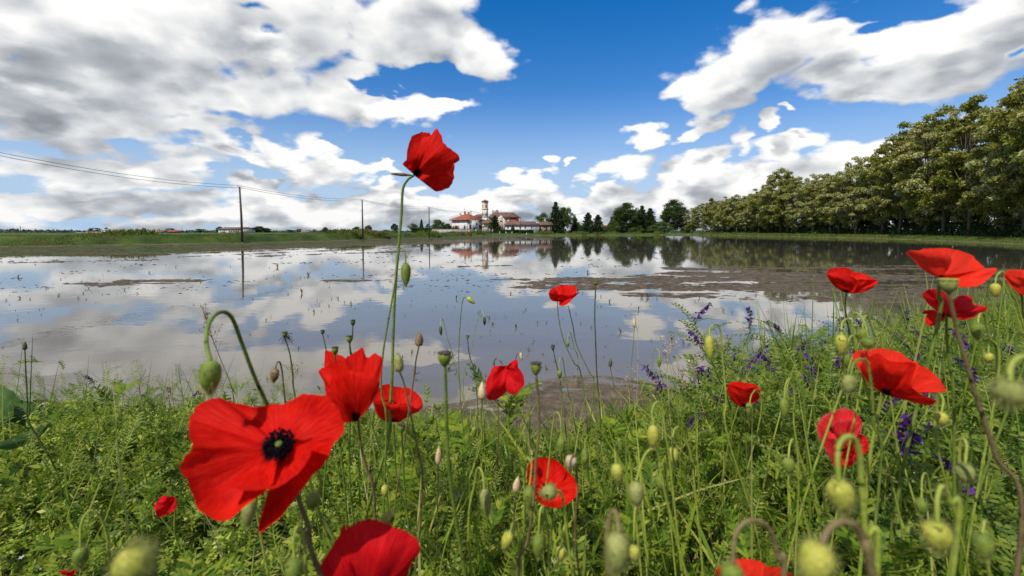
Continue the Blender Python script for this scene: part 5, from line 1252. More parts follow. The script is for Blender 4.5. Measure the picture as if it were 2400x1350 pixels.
# --- seed heads
C_ = capsule_pod
C_(1042,823,31,36,[(1043,857),(1045,930),(1048,1020),(1056,1130)],"biggest green seed head with a dark ridged lid, just left of centre",.36)
C_(1256,848,25,31,[(1256,877),(1262,950),(1263,1010),(1256,1090),(1250,1180),(1236,1270),(1212,1350)],"green seed head with a brown lid on a long stem crossing the round open poppy",.42,'green','brown')
C_(785,812,15,20,[(785,830),(787,855),(790,900)],"small green seed head poking up in front of the cup-shaped poppy's left petal",.60)
C_(827,749,11,15,[(827,763),(826,790),(825,850)],"small dark seed head, highest of the pair above the cup-shaped poppy",.72,'dark')
C_(819,786,15,18,[(819,803),(822,830),(824,860)],"green seed head, lower of the pair above the cup-shaped poppy",.66)
C_(756,773,9,11,[(756,783),(762,810),(766,840)],"tiny dark seed head leaning over the water above the petal sliver",.95,'dark','lime')
C_(667,777,13,14,[(667,790),(679,830),(686,880),(691,930)],"seed head trailing black withered stamens over the water",.72,'green','green',None,True)
C_(1296,808,9,14,[(1297,821),(1303,850),(1312,890),(1325,1000)],"small dark seed head at the shore left of the small open poppy's stems",.95,'dark')
C_(1396,658,11,10,[(1396,667),(1394,740),(1396,800),(1398,860)],"tiny flat seed head on a very tall thin stem against the mud bar",.9,'green','dark')
C_(2223,652,35,35,[(2224,686),(2240,760),(2262,840),(2292,940),(2335,1070),(2395,1240)],"pale green seed head on a long slanting brown stem at the upper right",.28,'mouse','brown',hm['yellow'])
C_(941,993,17,22,[(941,1013),(943,1050),(947,1130)],"green seed head with a dark lid just below the half-hidden poppy",.58)
C_(1096,786,8,8,[(1096,793),(1100,830),(1116,900)],"tiny seed head on a brown stem left of the nodding dark bud",1.1,'green','brown')
# plantain spike at the left
e = world_empty('plantain_spike', "dark cone-like plantain head on a bare stalk at the far left", 'plantain'); D = 1.0
A = atd(58,820,D); B = atd(58,801,D); V, Fc = ovoid(A, B, 4.6/F*D, [(0,.5),(.1,.9),(.3,1),(.6,.8),(.85,.5),(1,.2)], 10); mesh_obj('seed_spike', V, Fc, hm['dark'], e)
pts = stem_pts([(58,820),(60,870),(64,940),(68,990)], D); add_stem(e, pts, .0012, .002, sm['dark'], False); seat(e, root_at(pts))
# ------------------------------------------------------------------ leaves, grasses and small plants
GL = leafmat("poppy_leaf_green", [(.045,.10,.009),(.105,.18,.013),(.20,.28,.022),(.33,.36,.04)], .48, .5, .18)
GD = leafmat("vetch_leaf_green", [(.05,.10,.014),(.09,.15,.018),(.15,.21,.025),(.22,.25,.04)], .42, .5, .2)
GC = leafmat("chickweed_green", [(.05,.11,.010),(.14,.215,.014),(.27,.345,.025),(.47,.50,.08)], .40, .42, .3)
GG = leafmat("grass_green", [(.055,.13,.012),(.14,.22,.016),(.25,.32,.03),(.42,.38,.12)], .45, .45, .2)
m_violet = leafmat("vetch_violet", [(.03,.006,.08),(.06,.012,.15),(.12,.03,.27),(.15,.015,.08)], .3, .5)
m_whitefl = leafmat("tiny_white_petals", [(.6,.62,.66),(.8,.8,.78)], .3)
m_lilac = leafmat("lilac_petals", [(.35,.12,.50),(.5,.25,.62)], .3)
def strip(pts, w, lift=.0):
    """flat tapering strip along pts (list of 3-vectors), half width list w"""
    V = []; Fc = []
    for i, p in enumerate(pts):
        a = pts[min(i+1, len(pts)-1)]; b = pts[max(i-1, 0)]; t = (Vector(a)-Vector(b)).normalized(); s = Vector((0, 0, 1)).cross(t)
        s = s.normalized() if s.length > 1e-3 else Vector((0, 1, 0)); V += [Vector(p)+s*w[i]+Vector((0,0,lift)), Vector(p), Vector(p)-s*w[i]+Vector((0,0,lift))]
    for i in range(len(pts)-1): Fc += [(3*i, 3*i+3, 3*i+4, 3*i+1), (3*i+1, 3*i+4, 3*i+5, 3*i+2)]
    return [tuple(v) for v in V], Fc
def lobed_leaf(seed, pairs=6):
    """unit-length feathery poppy leaf along +x, arching"""
    r = np.random.default_rng(seed); V = []; Fc = []
    def add(Vv, Ff):
        n = len(V); V.extend(Vv); Fc.extend([tuple(i+n for i in f) for f in Ff])
    arc = lambda x: (x, .03*math.sin(x*5+seed), .32*x-.42*x*x)
    xs_ = np.linspace(0, 1, 8); add(*strip([arc(x) for x in xs_], [.012, .018, .03, .035, .035, .03, .022, .003], .006))
    for k in range(pairs):
        x = .16+.72*k/(pairs-1)*r.uniform(.95, 1.05); L = (.30*math.sin(math.pi*(x*.8+.14)))*r.uniform(.75, 1.2)
        for sg in (-1, 1):
            p = Vector(arc(x)); d = Vector((.62, sg*.78, r.uniform(-.1, .25))).normalized(); q = p+d*L; m = p+d*L*.5+Vector((0, 0, .02))
            sd_ = Vector((.78, -sg*.62, 0)); w = L*.15
            add([tuple(p+sd_*w*.6), tuple(p-sd_*w*.6), tuple(m+sd_*w), tuple(m-sd_*w), tuple(q)], [(0, 2, 3, 1), (2, 4, 3)])
            for tt, ll in ((.35, .35), (.6, .28)):
                for s2 in (-1, 1):
                    b = p+d*L*tt; d2 = (d*.7+sd_*s2*.7).normalized(); e_ = b+d2*L*ll
                    add([tuple(b-d*L*.06), tuple(b+d*L*.08), tuple(e_)], [(0, 1, 2)])
    return np.array(V), Fc
def ladder_leaf(seed, pairs=9, el=.17, ew=.035):
    r = np.random.default_rng(seed); V = []; Fc = []
    def add(Vv, Ff):
        n = len(V); V.extend(Vv); Fc.extend([tuple(i+n for i in f) for f in Ff])
    arc = lambda x: Vector((x, .05*math.sin(x*3+seed), .25*x-.38*x*x))
    add(*strip([arc(x) for x in np.linspace(0, 1, 6)], [.007]*5+[.002]))
    for k in range(pairs):
        x = .12+.86*k/(pairs-1); L = el*(1-.35*x)*r.uniform(.85, 1.1)
        for sg in (-1, 1):
            p = arc(x); d = Vector((.45, sg*.9, r.uniform(-.05, .35))).normalized(); sd_ = Vector((.9, -sg*.45, 0)); w = ew*r.uniform(.8, 1.2)
            add([tuple(p), tuple(p+d*L*.45+sd_*w), tuple(p+d*L), tuple(p+d*L*.45-sd_*w)], [(0, 1, 2, 3)])
    return np.array(V), Fc
def split(Fc):
    by = {}
    for f in Fc: by.setdefault(len(f), []).append(f)
    return [np.array(v) for v in by.values()]
LEAVES = [lobed_leaf(k, 5+k % 3) for k in range(4)]; LADD = [ladder_leaf(k, 8+k % 4) for k in range(4)]
FINE = [ladder_leaf(10+k, 11, .20, .012) for k in range(3)]
def scatter(tmpl, C, T, N, S):
    parts = []; V, Fc = tmpl
    out = None
    for f in split(Fc):
        Vv, Fi = instance(V, f, C, T, N, S); out = Vv if out is None else out; parts.append(Fi)
    return out, parts
def merge(items):
    Vs = []; Fs = {}; n = 0
    for V, fl_ in items:
        for f in fl_: Fs.setdefault(f.shape[1], []).append(f+n)
        Vs.append(V); n += len(V)
    return np.concatenate(Vs), [np.concatenate(f) for f in Fs.values()]
def fwd_frames(n, r, pitch=(.2, 1.0)):
    """leaves reaching up and out from a point"""
    a = r.uniform(0, 2*math.pi, n); e_ = r.uniform(*pitch, n); T = np.stack([np.cos(a)*np.cos(e_), np.sin(a)*np.cos(e_), np.sin(e_)], 1)
    N = unit(np.array([0, 0, 1.0])-T*T[:, 2:3]+r.normal(size=(n, 3))*.18); N = unit(N-T*(N*T).sum(1, keepdims=True)); return T, N
# ---- leafy plants one can tell apart
def leafy_proto(seed, kind):
    r = np.random.default_rng(seed); e = empty({'p': 'poppy_plant', 'v': 'vetch_plant', 'f': 'feathery_plant'}[kind])
    H = 1.0; ax_ = smooth_path([(0, 0, -.05), (r.normal()*.05, r.normal()*.05, .35), (r.normal()*.08, r.normal()*.08, .7), (r.normal()*.12, r.normal()*.1, 1.0)], 14)
    q = MB().tube(ax_, [.006*(1-.7*i/13)+.0015 for i in range(14)], 6); A_ = np.array([tuple(v) for v in ax_]); items = []
    if kind == 'p':
        n = 22; i = (r.uniform(.05, 1, n)**.8*13).astype(int); T, N = fwd_frames(n, r, (.25, 1.15)); S = .42*(1-.45*i/13)*r.uniform(.6, 1.1, n); k_ = r.integers(0, 4, n)
        for k in range(4):
            s = k_ == k
            if s.any(): items.append(scatter(LEAVES[k], A_[i[s]], T[s], N[s], S[s]))
        mat = GL
    elif kind == 'f':
        n = 60; i = (r.uniform(.1, 1, n)**.7*13).astype(int); T, N = fwd_frames(n, r, (.35, 1.3)); S = .30*(1-.3*i/13)*r.uniform(.6, 1.1, n); k_ = r.integers(0, 3, n)
        for k in range(3):
            s = k_ == k
            if s.any(): items.append(scatter(FINE[k], A_[i[s]], T[s], N[s], S[s]))
        mat = GL
    else:
        br = [A_]
        for b_ in range(4):
            j = r.integers(3, 9); a = r.uniform(0, 6.28); pth = smooth_path([tuple(A_[j]), tuple(A_[j]+np.array([math.cos(a)*.18, math.sin(a)*.18, .15])), tuple(A_[j]+np.array([math.cos(a)*.32, math.sin(a)*.32, .38]))], 14)
            q.tube(pth, [.008-.0004*i for i in range(14)], 5); br.append(np.array([tuple(v) for v in pth]))
        for b_ in br:
            n = 11; i = np.linspace(2, 13, n).astype(int); T, N = fwd_frames(n, r, (.1, .9)); S = .30*r.uniform(.7, 1.15, n); k_ = r.integers(0, 4, n)
            for k in range(4):
                s = k_ == k
                if s.any(): items.append(scatter(LADD[k], b_[i[s]], T[s], N[s], S[s]))
        mat = GD
        # drooping one-sided violet spikes
        for b_ in br[:5]:
            if r.uniform() < .42: continue
            base = Vector(tuple(b_[-1])); a = r.uniform(0, 6.28); d = Vector((math.cos(a)*.35, math.sin(a)*.35, .9)).normalized(); L = r.uniform(.15, .24)
            sp_ = smooth_path([base-Vector((0, 0, .02)), base+d*L*.5, base+d*L+Vector((d.x, d.y, -.2))*.08], 12)
            qs = MB().tube(sp_, .0035, 4); n = 40; i = np.linspace(3, 11, n).astype(int); P_ = np.array([tuple(v) for v in sp_]); T = unit(np.array([d.x, d.y, 0])*1.2+r.normal(size=(n, 3))*.5+np.array([0, 0, -.5])); N = unit(np.cross(T, randdir(n, r)))
            V, Fi = instance(LEAF4[0]*np.array([1, .9, 1]), LEAF4[1], P_[i]+r.normal(size=(n, 3))*.005, T, N, .036*r.uniform(.7, 1.2, n))
            sp_o = qs.build('flower_spike', sm['dark'], e, True); mesh_obj('florets', V, Fi, m_violet, sp_o, False)
    q.build('stem', sm['green'] if kind != 'v' else sm['dark'], e, True); V, Fs = merge(items); mesh_obj('foliage', V, Fs, mat, e, False)
    return e
PR = {k: [leafy_proto(300+ord(k)*10+j, k) for j in range(3)] for k in 'pvf'}
cnt = {}
def plant(kind, px, top, D, label, group=None, wide=1.0, rz=None):
    lst = PR[kind]; j = cnt.get(kind, 0); cnt[kind] = j+1; src = lst[j % 3]; o = src if j < 3 else copy_tree(src)
    p = atd(px, top, D); g = gz(p.x, p.y); h = max(.05, (p.z-g)*.80-.015) if kind != 'v' else max(.05, (p.z-g)*.90); o.location = (p.x, p.y, g); o.scale = (h*wide, h*wide, h); o.rotation_euler = (0, 0, rng.uniform(0, 6.28) if rz is None else rz)
    return tag(o, label, {'p': 'poppy plant', 'v': 'vetch', 'f': 'weed'}[kind], group)
G1 = 'leafy poppy plants on the bank'; G2 = 'vetch with violet flowers'
for a in [('p',1430,868,1.15,"leafy poppy plant at the shore under the small open poppy",G1,1.3),('p',1080,800,1.1,"leafy stalk under the three small drooping buds, over the water",G1,1.2),('p',1390,905,1.0,"dark leafy plant left of and below the shore plant",G1,1.2),
 ('p',1005,880,.9,"bright green leafy plant right of the half-hidden poppy",G1,1.1),('f',985,905,.95,"yellow-green plant with fine upright leaves by the half-hidden poppy",None,1.0),('p',1570,925,1.0,"leafy plant with a lobed top at the edge of the muddy strip",G1,1.2),
 ('p',1500,960,.9,"leafy poppy plant left of the spiky hooked buds",G1,1.2),('f',1805,925,.62,"feathery leaf tuft right of the small cup poppy",None,.55),('f',1430,1000,.8,"feathery weed in the middle of the bank",None,.8),('f',1120,1010,.8,"feathery weed below the upright beige bud",None,.8),
 ('p',1730,1170,.7,"lobed leafy plant below the small cup poppy",G1,1.2),('p',1610,1110,.6,"leafy plant under the spiky buds",G1,1.2),('p',1390,1190,.72,"leafy plant right of the round open poppy",G1,1.2),('p',1150,1100,.75,"leafy plant between the peach buds",G1,1.2),
 ('p',1000,1180,.55,"leafy plant above the cropped crimson poppy",G1,1.3),('p',560,1110+160,.5,"leafy plant below the largest poppy",G1,1.2),('p',350,1080,.85,"leafy plant above the small drooping red poppy",G1,1.2),('p',130,1150,.7,"lobed leafy plant at the left edge",G1,1.3),
 ('p',270,1270,.55,"leafy plant behind the big round blurry yellow bud",G1,1.3),('f',1960,1280,.45,"feathery weed behind the biggest bristly bud",None,1.0),('p',2130,1130,.7,"leafy plant right of the wilting poppy",G1,1.2),('p',2300,1140,.45,"leafy plant near the right edge below the slanting stem",G1,1.2),
 ('f',1690,1230,.45,"feathery upright weed left of the brown arched stem",None,.8),('f',1850,1210,.55,"feathery weed left of the big bristly bud",None,.8),('p',1190,1290,.55,"leafy plant around the lemon-yellow bud",G1,1.2),('p',1560,1270,.45,"leafy plant in the bottom middle right",G1,1.3),
 ('f',2330,1230,.4,"feathery weed in the bottom right corner",None,.9),('p',1820,1030,.9,"leafy plant just left of the wilting poppy",G1,1.2),('p',470,1190,.62,"leafy plant under the left petal of the largest poppy",G1,1.2),('p',800,1130,.6,"leafy plant between the largest and the cropped poppy",G1,1.3)]:
    plant(*a)
VW = ["beside the long yellow bud","reaching over the water left of the cluster of buds","under the side-on poppy","behind the wide orange-red poppy","between the side-on and the crimson poppy","below the crimson poppy","near the right edge under the cropped poppy","left of the small cup poppy",
      "below the small cup poppy","right of the small cup poppy","above the wilting poppy","right of the wilting poppy","beside the slanting brown stem","at the right edge by the blurry bud","over the water at the far right","with its tip highest against the water","below the wide orange-red poppy","in the lower right beside the hooked bud","behind the bud cluster","at the right edge near the bottom"]
for j, (px, top, D) in enumerate([(1650,800,1.3),(1790,755,1.6),(1940,745,1.7),(2080,770,1.4),(2100,735,1.9),(2200,780,1.2),(2330,740,1.3),(1690,880,1.35),(1640,970,1.2),(1850,850,1.3),(1960,880,1.0),(2110,960,.8),(2260,830,1.0),(2380,800,1.0),(2250,730,1.9),(1880,755,1.9),(2080,900,.95),(2230,1050,.6),(2010,760,1.5),(2370,1000,.65)]):
    plant('v', px, top, D, "purple vetch "+VW[j], G2, 1.25)
for j, (px, top, D, l_) in enumerate([(175,890,1.7,"vetch shoot leaning over the water at the left"),(310,910,2.0,"small vetch shoot at the left shore"),(420,930,1.9,"low vetch at the shore left of the hanging bud")]):
    plant('v', px, top, D, l_, None, 1.6)

# ---- ground cover nobody could count
def tall(x, y): return 1+.55*sst(.15, .75, x/y)
def wedge(n, r, y0, y1, xr, dens=1.0):
    """points on the near bank seen by the camera"""
    y = np.sqrt(r.uniform(y0*y0, y1*y1, n)); x = r.uniform(xr[0], xr[1], n)*y
    s = near_edge(x)-y-strip_w(x)*(.75+.2*np.exp(-((x-.4)/.8)**2)); k = s > -.02+.12*fbm(x*5, y*5, 3, 12); return x[k], y[k], s[k]
def cover_h(x, y, s):
    """height of the low plant carpet"""
    return (.01+.17*fbm(x*2.6, y*2.6, 3, 22)**1.3+.07*fbm(x*9, y*9, 2, 23))*sst(-.05, .7, s)
r = np.random.default_rng(44)
# leaf carpet (chickweed-like) as sprigs
def sprig(seed):
    r = np.random.default_rng(seed); C = []; T = []; N = []; S = []
    for k in range(8):
        z = .12+.8*k/7; a = k*1.57+r.uniform(-.3, .3); off = np.array([r.normal()*.03, r.normal()*.03, z])
        for m_ in range(2):
            aa = a+math.pi*m_; el_ = r.uniform(.1, .7); C.append(off); T.append((math.cos(aa)*math.cos(el_), math.sin(aa)*math.cos(el_), math.sin(el_))); N.append((-math.cos(aa)*math.sin(el_), -math.sin(aa)*math.sin(el_), math.cos(el_))); S.append(r.uniform(.32, .55)*(1-.35*z))
    V, Fi = instance(LEAF4[0]*np.array([1, .72, 1]), LEAF4[1], np.array(C), np.array(T), np.array(N), np.array(S)); return V, [tuple(f) for f in Fi]
SPR = [sprig(k) for k in range(5)]
def upright(n, r, lean=.35):
    T3 = unit(np.array([0, 0, 1.0])+r.normal(size=(n, 3))*lean); return T3
def scatter_up(tmpl, C, r, S, lean=.35):
    """templates that grow along +z"""
    n = len(C); Z = upright(n, r, lean); X_ = unit(np.cross(Z, randdir(n, r))); V, Fc = tmpl; out = None; parts = []
    for f in split(Fc):
        Vv, Fi = instance(V, f, C, X_, Z, S); out = Vv if out is None else out; parts.append(Fi)
    return out, parts
items = []
for k in range(5):
    x, y, s = wedge(9500, r, .65, 4.6, (-1.45, .35)); w = r.uniform(size=len(x)) < np.clip(.95-.55*sst(-.3, .5, x/y), 0, 1); x, y, s = x[w], y[w], s[w]
    h = cover_h(x, y, s); n = len(x); items.append(scatter_up(SPR[k], np.stack([x, y, ground_z(x, y)+h*r.uniform(.15, .9, n)], 1), r, r.uniform(.020, .058, n), .6))
    x, y, s = wedge(1500, r, .6, 4.8, (-1.4, 1.4)); n = len(x); h = cover_h(x, y, s); items.append(scatter_up(SPR[k], np.stack([x, y, ground_z(x, y)+h*r.uniform(.0, .5, n)], 1), r, r.uniform(.04, .08, n), .5))
V, Fs = merge(items); o = mesh_obj('chickweed', V, Fs, GC, None, False); tag(o, "dense carpet of small bright chickweed leaves on the bank", 'ground cover', kind='stuff')
# lobed poppy leaves in the crowd
items = []
for k in range(4):
    x, y, s = wedge(1500, r, .55, 4.3, (-1.35, 1.35)); w = r.uniform(size=len(x)) < .35+.65*sst(-.5, .1, x/y); x, y, s = x[w], y[w], s[w]; n = len(x)
    T, N = fwd_frames(n, r, (.2, 1.2)); h = cover_h(x, y, s); items.append(scatter(LEAVES[k], np.stack([x, y, ground_z(x, y)+h*r.uniform(0, 1.2, n)], 1), T, N, r.uniform(.05, .13, n)))
for k in range(4):
    x, y, s = wedge(2300, r, .42, 3.4, (-1.3, 1.35)); w = r.uniform(size=len(x)) < (.06+.94*sst(-.45, .05, x/y))*(.25+.75*sst(.1, .9, s)); x, y, s = x[w], y[w], s[w]; n = len(x)
    T, N = fwd_frames(n, r, (.1, 1.3)); zz_ = ground_z(x, y)+r.uniform(.04, .26, n)*sst(-.1, 1.1, s)*(.55+.9*fbm(x*2.1, y*2.1, 2, 55)); items.append(scatter(LEAVES[k], np.stack([x, y, zz_], 1), T, N, r.uniform(.035, .09, n)))
V, Fs = merge(items); o = mesh_obj('leaf_undergrowth', V, Fs, GL, None, False); tag(o, "mass of lobed poppy leaves covering the bank", 'undergrowth', kind='stuff')
items = []
for k in range(4):
    x, y, s = wedge(1100, r, .6, 4.9, (-1.35, 1.4)); w = r.uniform(size=len(x)) < .12+.88*sst(.2, .7, x/y); x, y, s = x[w], y[w], s[w]; n = len(x)
    T, N = fwd_frames(n, r, (.1, 1.0)); h = cover_h(x, y, s)+.20*sst(.2, .7, x/y)*sst(0, .7, s); items.append(scatter(LADD[k], np.stack([x, y, ground_z(x, y)+h*r.uniform(0, 1.2, n)], 1), T, N, r.uniform(.07, .15, n)))
V, Fs = merge(items); o = mesh_obj('vetch_undergrowth', V, Fs, GD, None, False); tag(o, "tangle of ladder-like vetch leaves on the right of the bank", 'undergrowth', kind='stuff')
# grass
def blade_t(bend):
    pts = [(bend*t_*t_, 0, t_*(1-.25*bend*t_)) for t_ in (0, .3, .6, .85, 1)]; w = [.011, .014, .011, .007, .001]; V = []; Fc = []
    for (x, y, z), a in zip(pts, w): V += [(x, a, z), (x, -a, z)]
    for i in range(4): Fc.append((2*i, 2*i+1, 2*i+3, 2*i+2))
    return np.array(V), Fc
items = []
for bd in (.1, .35, .6, .9):
    x, y, s = wedge(5600, r, .45, 4.9, (-1.4, 1.4)); w = r.uniform(size=len(x)) < (.10+.90*sst(-.5, .2, x/y))*(.2+.8*sst(.1, .8, s)); x, y, s = x[w], y[w], s[w]; n = len(x)
    items.append(scatter_up(blade_t(bd), np.stack([x, y, ground_z(x, y)-.005], 1), r, (.08+.28*r.uniform(0, 1, n)**1.5)*(.25+.75*sst(-.1, 1.0, s))*(.45+.55*sst(-.6, 0, x/y)), .25))
V, Fs = merge(items); o = mesh_obj('grass', V, Fs, GG, None, False); tag(o, "green grass blades growing among the poppies", 'grass', kind='stuff')
# dry straw: on the muddy strip and between the plants
items = []
for bd in (.2, .7, 1.2):
    x, y, s = wedge(2600, r, .8, 4.9, (-1.2, 1.2)); w = r.uniform(size=len(x)) < .14+.86*sst(.05, .3, x/y)*sst(.8, .55, x/y)*sst(1.6, 2.4, y); x, y, s = x[w], y[w], s[w]; n = len(x)
    tb, tf_ = blade_t(bd); tb = tb*np.array([1, .35, 1]); items.append(scatter_up((tb, tf_), np.stack([x, y, ground_z(x, y)+.005], 1), r, r.uniform(.04, .20, n), .7))
for bd in (.3, .9):      # fallen bits on the wet mud
    n = 1300; x = r.uniform(.3, 2.6, n); y = near_edge(x)-r.uniform(-.02, 1.4, n)*strip_w(x); tb, tf_ = blade_t(bd); tb = tb*np.array([1, .5, 1])
    items.append(scatter_up((tb, tf_), np.stack([x, y, ground_z(x, y)+.004], 1), r, r.uniform(.02, .07, n), 1.6))
V, Fs = merge(items); o = mesh_obj('dry_straw', V, Fs, m_straw, None, False); tag(o, "pale dry grass stalks scattered over the bank and the mud", 'dry grass', kind='stuff')
# thin pale stems and fine feathery leaves all through the bank
items = []
for bd in (.05, .2, .45):
    x, y, s = wedge(4200, r, .45, 4.2, (-1.35, 1.35)); w = r.uniform(size=len(x)) < (.25+.75*sst(-.45, .05, x/y))*(.15+.85*sst(.1, .9, s)); x, y, s = x[w], y[w], s[w]; n = len(x)
    tb, tf_ = blade_t(bd); items.append(scatter_up((tb*np.array([1, .30, 1]), tf_), np.stack([x, y, ground_z(x, y)], 1), r, r.uniform(.12, .40, n)*(.4+.6*sst(0, 1, s))*tall(x, y), .2))
for k in range(3):
    x, y, s = wedge(4200, r, .45, 4.0, (-1.35, 1.35)); w = r.uniform(size=len(x)) < (.55+.45*sst(-.45, .05, x/y))*(.2+.8*sst(.1, .9, s)); x, y, s = x[w], y[w], s[w]; n = len(x)
    T, N = fwd_frames(n, r, (.3, 1.4)); items.append(scatter(FINE[k], np.stack([x, y, ground_z(x, y)+r.uniform(.03, .26, n)*sst(-.1, 1.1, s)*tall(x, y)], 1), T, N, r.uniform(.04, .10, n)))
V, Fs = merge(items); o = mesh_obj('fine_weeds', V, Fs, GG, None, False); tag(o, "thin green stems and feathery leaves filling the bank", 'weeds', kind='stuff')
# tiny flowers
def star():
    V = []; Fc = []
    for k in range(5):
        a = k*2*math.pi/5; c_, s_ = math.cos(a), math.sin(a); V += [(0, 0, 0), (.5*c_-.18*s_, .5*s_+.18*c_, .1), (c_, s_, .16), (.5*c_+.18*s_, .5*s_-.18*c_, .1)]; Fc.append((4*k, 4*k+1, 4*k+2, 4*k+3))
    return np.array(V), Fc
x, y, s = wedge(520, r, .7, 3.6, (-1.35, 1.3)); n = len(x); h = cover_h(x, y, s)
V, Fs = scatter_up(star(), np.stack([x, y, ground_z(x, y)+h+.03], 1), r, r.uniform(.0035, .006, n), .6); o = mesh_obj('white_flowers', V, Fs, m_whitefl, None, False); tag(o, "tiny white chickweed flowers dotted through the green", 'small flowers', kind='stuff')
x, y, s = wedge(110, r, .9, 3.4, (-1.3, .1)); n = len(x); h = cover_h(x, y, s)
V, Fs = scatter_up(star(), np.stack([x, y, ground_z(x, y)+h+.03], 1), r, r.uniform(.005, .009, n), .6); o = mesh_obj('lilac_flowers', V, Fs, m_lilac, None, False); tag(o, "little lilac cranesbill flowers scattered on the left bank", 'small flowers', kind='stuff')
# ---- shoots standing in the water
def shoot(seed):
    r = np.random.default_rng(seed); q = MB(); n = int(r.integers(2, 5))
    for k in range(n):
        a = r.uniform(0, 6.28); L = r.uniform(.5, 1.0); out_ = r.uniform(.2, 1.1); b = (r.normal()*.08, r.normal()*.08, -.1)
        pts = smooth_path([b, (b[0]+math.cos(a)*out_*L*.35, b[1]+math.sin(a)*out_*L*.35, L*.5), (b[0]+math.cos(a)*out_*L, b[1]+math.sin(a)*out_*L, L*r.uniform(.55, .95))], 6)
        V, Fc = strip(pts, [.02, .04, .05, .05, .03, .003]); q.add(V, Fc)
    o = q.build('rice_shoot', m_shoot, None, True); return o
m_shoot = leafmat("water_shoots", [(.035,.045,.012),(.06,.075,.018),(.11,.11,.03),(.09,.06,.03)], .2, .5)
SH = [shoot(k) for k in range(9)]; r = np.random.default_rng(91); k = 0; used_ = 0
for j in range(520):
    if k >= 298: break
    if j % 2: py = 905-(905-700)*r.uniform()**.9
    else: py = 740-(740-612)*r.uniform()**1.0
    px = r.uniform(-20, 2100 if py < 760 else 1700); X0, Y0 = g2(px, py)
    if Y0 < near_edge(np.array([X0]))[0]+.1 or fbm(np.array([X0*.7]), np.array([Y0*.5]), 2, 66)[0] < r.uniform(.38, .5): continue
    src = SH[k % 9]; o = src if k < 9 else src.copy()
    if k >= 9: COL.objects.link(o)
    k += 1; h = .042*math.exp(r.normal()*.5)*(1.0 if py > 700 else 1.5); o.location = (X0, Y0, 0); o.scale = (h*1.3, h*1.3, h); o.rotation_euler = (0, 0, r.uniform(0, 6.28)); tag(o, "small green shoot poking out of the muddy water", 'water plant', 'small shoots in the water')
# uncounted specks: clods and shoots further out
n = 5200; py = 700-(700-566)*r.uniform(0, 1, n)**.8; px = r.uniform(-100, 2500, n); kk = -CAMZ/(-SP+(PCY-py)/F*CP); X0 = (px-1200)/F*kk; Y0 = (CP+(PCY-py)/F*SP)*kk
w = (fbm(X0*.35, Y0*.5, 3, 7) > .46); X0, Y0 = X0[w], Y0[w]; n = len(X0)
V, Fs = scatter_up(blade_t(.8), np.stack([X0, Y0, 0*X0-.01], 1), r, r.uniform(.03, .09, n)*np.clip(Y0/22, 1, 2.2), .5); o = mesh_obj('water_weeds', V*np.array([1, 1, 1]), Fs, m_shoot, None, False); tag(o, "sparse sprouts far out on the flooded field", 'weeds', kind='stuff')
m_clod = simple("mud_clods", [(.03,.02,.012),(.07,.05,.03)], 40, .8)
n = 2600; py = 690-(690-568)*r.uniform(0, 1, n)**.9; row = r.integers(0, 9, n); px = r.uniform(-100, 1700, n)
py = np.where(r.uniform(size=n) < .75, np.array([585,592,598,606,618,632,648,660,672])[row]-(px-600)*.020*(1-row*.1)+r.normal(size=n)*1.6, py)
kk = -CAMZ/(-SP+(PCY-py)/F*CP); X0 = (px-1200)/F*kk; Y0 = (CP+(PCY-py)/F*SP)*kk; w = (Y0 > 4.4) & (Y0 < 70) & (fbm(X0*.5, Y0*.3, 3, 17) > .53); X0, Y0 = X0[w], Y0[w]; n = len(X0)
oc = np.array([(1,0,0),(0,1,0),(-1,0,0),(0,-1,0),(.2,.1,.45),(0,0,-.4)]); of = [(0,1,4),(1,2,4),(2,3,4),(3,0,4),(1,0,5),(2,1,5),(3,2,5),(0,3,5)]
V, Fs = scatter_up((oc*np.array([1, .5, .3]), of), np.stack([X0, Y0, 0*X0], 1), r, r.uniform(.012, .13, n)**1.0*np.clip(Y0/18, .5, 1.7), .08); o = mesh_obj('mud_clods', V, Fs, m_clod, None, False); tag(o, "small clods of mud breaking the water in lines", 'mud clods', kind='stuff')

# ---- a few more plants one can point to on the left shore and by the mud
def big_leaves(label, spec):
    e = world_empty('dock_plant', label, 'dock plant'); ft = None
    for k, (pts, w_, D) in enumerate(spec):
        P_ = smooth_path([atd(x_, y_, D+.03*i) for i, (x_, y_) in enumerate(pts)], 16); W_ = [w_/F*D*max(.04, math.sin(math.pi*min(1, (i/15)**.75*.96+.03)))*(1+.07*math.sin(i*2.1+k)) for i in range(16)]
        V = []; Fc = []
        for i, p_ in enumerate(P_):
            t_ = (P_[min(i+1, 15)]-P_[max(i-1, 0)]).normalized(); v_ = (p_-Vector((0, 0, CAMZ))).normalized(); s_ = t_.cross(v_).normalized()
            for j in range(5): u_ = (j-2)/2; V.append(tuple(p_+s_*W_[i]*u_+v_*W_[i]*(.45*abs(u_)+.12*math.sin(i*1.7+j))))
        for i in range(15):
            for j in range(4): Fc.append((5*i+j, 5*i+j+1, 5*i+j+6, 5*i+j+5))
        mesh_obj('leaf', np.array(V), Fc, m_dock, e); ft = P_[0]
    seat(e, Vector((ft.x, ft.y, gz(ft.x, ft.y)))); return e
m_dock = leafmat("broad_dock_leaf", [(.03,.07,.012),(.045,.10,.016),(.06,.12,.02)], .3, .45, .3)
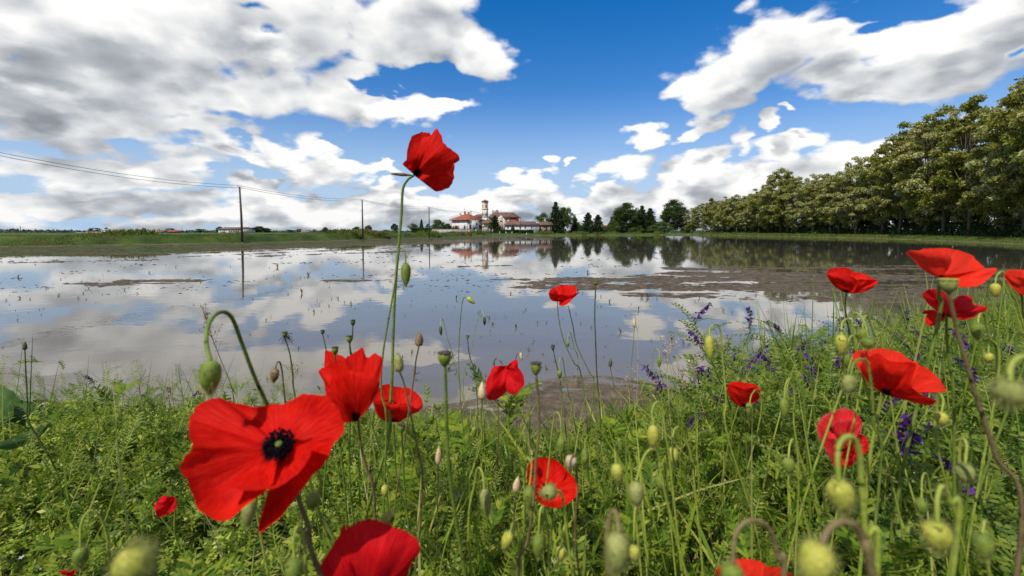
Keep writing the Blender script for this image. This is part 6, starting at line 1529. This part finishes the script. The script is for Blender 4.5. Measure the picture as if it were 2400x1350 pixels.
big_leaves("broad dark dock leaves at the shore on the far left edge", [([(38,990),(25,960),(10,925),(-12,905)], 20, 1.35), ([(60,1000),(58,970),(48,948),(22,940)], 16, 1.35), ([(-10,1050),(40,1035),(90,1012),(118,990)], 15, 1.0), ([(10,1000),(2,965),(-8,945),(-30,935)], 22, 1.3)])
def dry_stalk(pts, D, label, sm_, tips, seed, name='dried_weed'):
    e = world_empty(name, label, 'dry weed'); P_ = stem_pts(pts, D, D*1.03); add_stem(e, P_, .0005, .0011, sm_, False); r = np.random.default_rng(seed); q = MB(); top = P_[:max(6, int(len(P_)*.4))]
    C = []; 
    for k in range(tips):
        b = top[r.integers(0, len(top))]; d = Vector((r.normal()*.6, r.normal()*.4, .7+r.uniform())).normalized(); L = r.uniform(.008, .03)*D/.9; q.tube([b, b+d*L], .0003, 3, False); C.append(tuple(b+d*L))
    q.build('side_twigs', sm_, e); C = np.array(C); T, N = frames(len(C)*2, r, .3); V, Fi = instance(LEAF4[0], LEAF4[1], np.repeat(C, 2, 0), T, N, .006*r.uniform(.6, 1.4, len(C)*2)); mesh_obj('seed_husks', V, Fi, m_straw, e, False); seat(e, root_at(P_))
dry_stalk([(478,738),(487,760),(500,800),(520,850),(540,900),(548,940)], .95, "reddish dry stalk with tiny husks leaning behind the arched bud stem", sm['brown'], 34, 1)
dry_stalk([(1578,806),(1568,830),(1564,860),(1565,890)], 1.15, "pale straw stalk with a feathery tip at the water's edge right of centre", hm['beige'], 30, 2)
dry_stalk([(1488,706+30),(1490,760),(1495,800)], 1.6, "faint dry stalk behind the slim cream bud", hm['beige'], 8, 3)
for j_, (px, py, D, l_) in enumerate([(1630,850,1.2,"upright dry stalk left of the long yellow bud"),(1600,880,1.3,"short dry stalk in the straw at the water's edge"),(1700,800,1.3,"thin dry stalk between the vetch shoots over the water"),(1480,890,1.25,"low dry stalk on the mud right of the shore plant"),(1540,895,1.3,"dry stalk on the mud near the small nodding bud"),(330,880,1.6,"brown dry stalk on the left shore"),(690,865,1.5,"brown dry stalk at the shore behind the cup-shaped poppy"),(400,920,1.7,"low brown stalk on the left shore beside the vetch")]):
    dry_stalk([(px,py),(px-4,py+25),(px+3,py+60)], D, l_, sm['brown'] if j_ % 2 else hm['beige'], 24, 10+j_)
